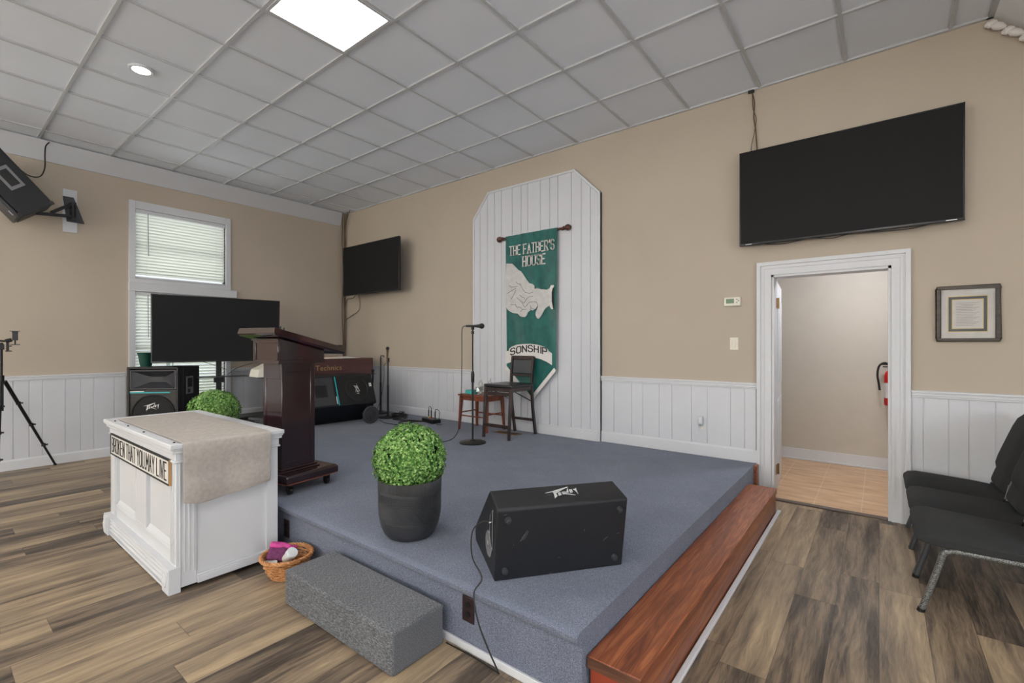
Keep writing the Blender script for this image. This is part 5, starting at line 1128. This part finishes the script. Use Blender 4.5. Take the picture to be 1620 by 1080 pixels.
# the hanging speaker, tipped down towards the seating
Cc = Vector((-6.90, 0.903, 2.868)); dd_ = Vector((0, -0.772, -0.635)); uu = Vector((0, -0.635, 0.772)); xx = Vector((-1, 0, 0))
HM = Matrix(((xx.x, dd_.x, uu.x, Cc.x), (xx.y, dd_.y, uu.y, Cc.y), (xx.z, dd_.z, uu.z, Cc.z), (0, 0, 0, 1)))      # local: x into room wall, y to the front, z up the cabinet
t = thing('hanging_speaker', 'black speaker tipped downward and hanging from the left wall at the photo edge', 'speaker', tuple(Cc))
MB(HM).box(0, 0.38, 0, 0.30, 0.0, 0.62).build('cabinet', 'tolex', t, world=True, bevel=0.006)
MB(HM).box(0.008, 0.372, 0.30, 0.335, 0.008, 0.612).build('grille', 'dkgrey', t, world=True, bevel=0.012)
MB(HM).box(-0.004, 0.02, 0.285, 0.325, -0.006, 0.05).box(-0.006, 0.03, -0.008, 0.03, -0.006, 0.03).build('corner_guard', 'black', t, world=True, bevel=0.004)
MB(HM).box(0.06, 0.075, 0.335, 0.338, 0.05, 0.10).build('badge', 'logo', t, world=True)
MB(HM).box(-0.004, 0.001, 0.07, 0.20, 0.24, 0.46).build('handle_plate', 'midgrey', t, world=True, bevel=0.003)
MB(HM).box(-0.006, 0.0, 0.095, 0.175, 0.27, 0.43).build('handle_recess', 'black', t, world=True)
o = cord('speaker_cable', [(-7.1, 0.66, 3.22), (-7.12, 0.74, 3.17), (-7.2, 0.83, 3.20), (-7.28, 0.88, 3.32), (-7.34, 0.89, 3.5), (-7.37, 0.90, 3.6), (-7.37, 0.93, 3.655)], 0.006); tag(o, 'dark cable curving from the hanging speaker up to the ceiling edge at far left', 'cable')
# tripod with phone holder
TX, TY = -6.98, 0.53
t = thing('camera_tripod', 'tall thin black tripod with a phone holder at the far left edge', 'tripod', (TX, TY, 0))
b = MB().cyl((0, 0, 0.72), (0, 0, 1.34), 0.013, n=12).cyl((0, 0, 0.98), (0, 0, 1.06), 0.024, n=14).cyl((0, 0, 0.70), (0, 0, 0.98), 0.019, n=12).build('centre_column', 'black', t, smooth=True)
MB().lathe([(0.02, 0.955), (0.021, 0.957), (0.021, 0.965), (0.02, 0.967)], n=16).build('red_ring', 'red', t)
for fx, fy in ((-0.38, 0.445), (0.44, -0.062), (-0.12, -0.52)):
    d_ = Vector((fx, fy, 0)).normalized(); p0 = Vector((d_.x*0.035, d_.y*0.035, 1.0)); p1 = Vector((fx, fy, 0.012))
    b = MB()
    for k, r in enumerate((0.017, 0.0145, 0.0125, 0.0105)): b.cyl(p0.lerp(p1, k/4), p0.lerp(p1, (k+1)/4), r, n=10)
    for k in (1, 2, 3): q = p0.lerp(p1, k/4); b.cyl(q+Vector((0, 0, 0.02)), q-Vector((0, 0, 0.012)), 0.019, n=10).box(q.x-0.008, q.x+0.008, q.y+0.01, q.y+0.035, q.z-0.004, q.z+0.012)
    lg_ = b.build('leg', 'black', t); MB().ball(tuple(p1), 0.016, (1, 1, 0.75), 12).build('rubber_foot', 'black', lg_)
MB().box(-0.02, 0.02, -0.022, 0.022, 1.32, 1.375).cyl((0, 0.0, 1.35), (0, 0.0, 1.39), 0.016, n=12).build('ball_head', 'black', t, bevel=0.004)
MB().box(-0.012, 0.012, 0.035, 0.055, 1.31, 1.40).cyl((0, 0.03, 1.405), (0, 0.075, 1.42), 0.02, n=12).cyl((0, -0.02, 1.41), (0, 0.03, 1.405), 0.010, n=10).cyl((0, 0.05, 1.355), (0, 0.075, 1.355), 0.006, n=8).box(-0.01, 0.01, 0.03, 0.075, 1.30, 1.31).build('swivel_clamp', 'black', t, bevel=0.002)
MB().box(-0.012, 0.012, 0.078, 0.118, 1.415, 1.50).cyl((0, 0.098, 1.37), (0, 0.098, 1.42), 0.007, n=8).box(-0.03, 0.02, 0.062, 0.134, 1.506, 1.512).box(-0.012, 0.012, 0.075, 0.12, 1.495, 1.51).box(-0.03, 0.02, 0.068, 0.132, 1.366, 1.374).build('phone_holder', 'dkgrey', t, bevel=0.002)

# ================================================================== CHURCH CHAIRS, linked in a row along the right side
def church_chair(label, y, first=None):
    if first:
        r = first.copy(); C.objects.link(r); r.location = (0.40, y, 0); r['label'] = label
        for ch in list(first.children): c = ch.copy(); C.objects.link(c); c.parent = r
        return r
    t = thing('church_chair', label, 'chair', (0.40, y, 0), group='linked church chairs in a row beside the doorway')
    hw = 0.235
    # padded seat : cross-section in x,z extruded along y, domed
    sec = [(-0.262, 0.395), (-0.258, 0.418), (-0.235, 0.437), (-0.19, 0.444), (-0.05, 0.438), (0.12, 0.428), (0.21, 0.418), (0.245, 0.40), (0.25, 0.375), (0.2, 0.355), (0, 0.35), (-0.18, 0.352), (-0.235, 0.362)]
    vs = []; NYS = 11
    for j in range(NYS):
        v = -1+2*j/(NYS-1); k = (1-abs(v)**5*0.0); dz = -0.05*abs(v)**5; 
        for x, z in sec:
            up_ = max(0, (z-0.36)/0.084); inn = 1-0.035*abs(v)**8; vs.append((x*inn, v*hw, z+dz*up_+0.014*(1-v*v)*up_))
    n_ = len(sec); fs = [(j*n_+i, (j+1)*n_+i, (j+1)*n_+(i+1) % n_, j*n_+(i+1) % n_) for j in range(NYS-1) for i in range(n_)]+[tuple(range(n_)), tuple(range((NYS-1)*n_+n_-1, (NYS-1)*n_-1, -1))]
    MB().add(vs, fs).build('seat', 'fabric', t, bevel=0.008)
    def pad(name, x0, z0, x1, z1, th, mt, w_=hw):
        d_ = Vector((x1-x0, 0, z1-z0)); L_ = d_.length; d_.normalize(); nn = Vector((-d_.z, 0, d_.x))
        Mx = Matrix(((0, d_.x, nn.x, x0), (1, 0, 0, 0), (0, d_.z, nn.z, z0), (0, 0, 0, 1)))
        vs = []; NU, NV = 9, 9
        for sgn in (1, -1):
            for i in range(NU):
                for j in range(NV):
                    u = -1+2*i/(NU-1); v = -1+2*j/(NV-1); cr_ = 1-0.12*(abs(u)**6)*(abs(v)**6)
                    vs.append((u*w_*cr_, (v*cr_+1)/2*L_, (th/2)*(1-0.8*abs(u)**6)*(1-0.8*abs(v)**6)*(1 if sgn > 0 else -0.6)))
        q = NU*NV; fs = [(i*NV+j, (i+1)*NV+j, (i+1)*NV+j+1, i*NV+j+1) for i in range(NU-1) for j in range(NV-1)]
        fs += [tuple(reversed([a+q for a in f])) for f in fs]
        rim = [i*NV for i in range(NU)]+[(NU-1)*NV+j for j in range(1, NV)]+[i*NV+NV-1 for i in range(NU-2, -1, -1)]+[j for j in range(NV-2, 0, -1)]
        fs += [(rim[k], rim[k]+q, rim[(k+1) % len(rim)]+q, rim[(k+1) % len(rim)]) for k in range(len(rim))]
        return MB(Mx).add(vs, fs).build(name, mt, t)
    pad('backrest', 0.235, 0.51, 0.375, 0.92, 0.085, 'fabric')
    pad('lumbar_pad', 0.215, 0.43, 0.255, 0.56, 0.06, 'fabric', hw*0.84)
    for sy in (-1, 1):
        y_ = sy*(hw-0.012)
        b = MB(); pts = smooth_pts([(-0.232, y_, 0.0), (-0.195, y_, 0.13), (-0.158, y_, 0.27), (-0.145, y_, 0.318), (-0.115, y_, 0.338), (-0.06, y_, 0.342), (0.24, y_, 0.342), (0.30, y_, 0.332), (0.325, y_, 0.30), (0.335, y_, 0.2), (0.36, y_, 0.0)], 5)
        b.tube(pts, 0.0145, 10); fr_ = b.build('side_frame', 'hammer' if sy < 0 else 'legdark', t)
        MB().cyl((-0.2325, y_, 0.0), (-0.228, y_, 0.018), 0.0165, n=12).cyl((0.36, y_, 0.0), (0.358, y_, 0.018), 0.0165, n=12).build('foot_cap', 'black', fr_)
        MB().bar((0.215, sy*0.217, 0.35), (0.245, sy*0.217, 0.50), 0.012, 0.036, (1, 0, 0)).bar((0.245, sy*0.217, 0.50), (0.355, sy*0.2, 0.84), 0.012, 0.03, (1, 0, 0)).build('back_bracket', 'midgrey', t, bevel=0.002)
        MB().bar((0.222, sy*0.217, 0.385), (0.228, sy*0.217, 0.415), 0.018, 0.044, (1, 0, 0)).build('linking_clip', 'black', t, bevel=0.002)
    MB().bar((-0.12, -hw, 0.338), (-0.12, hw, 0.338), 0.02, 0.02).bar((0.2, -hw, 0.338), (0.2, hw, 0.338), 0.02, 0.02).build('cross_rail', 'legdark', t)
    return t
c1 = church_chair('charcoal padded church chair nearest the camera, in the row at right', 3.415)
church_chair('charcoal padded church chair in the middle of the row of three at right', 3.895, c1)
church_chair('charcoal padded church chair nearest the wall, in the row beside the doorway', 4.375, c1)
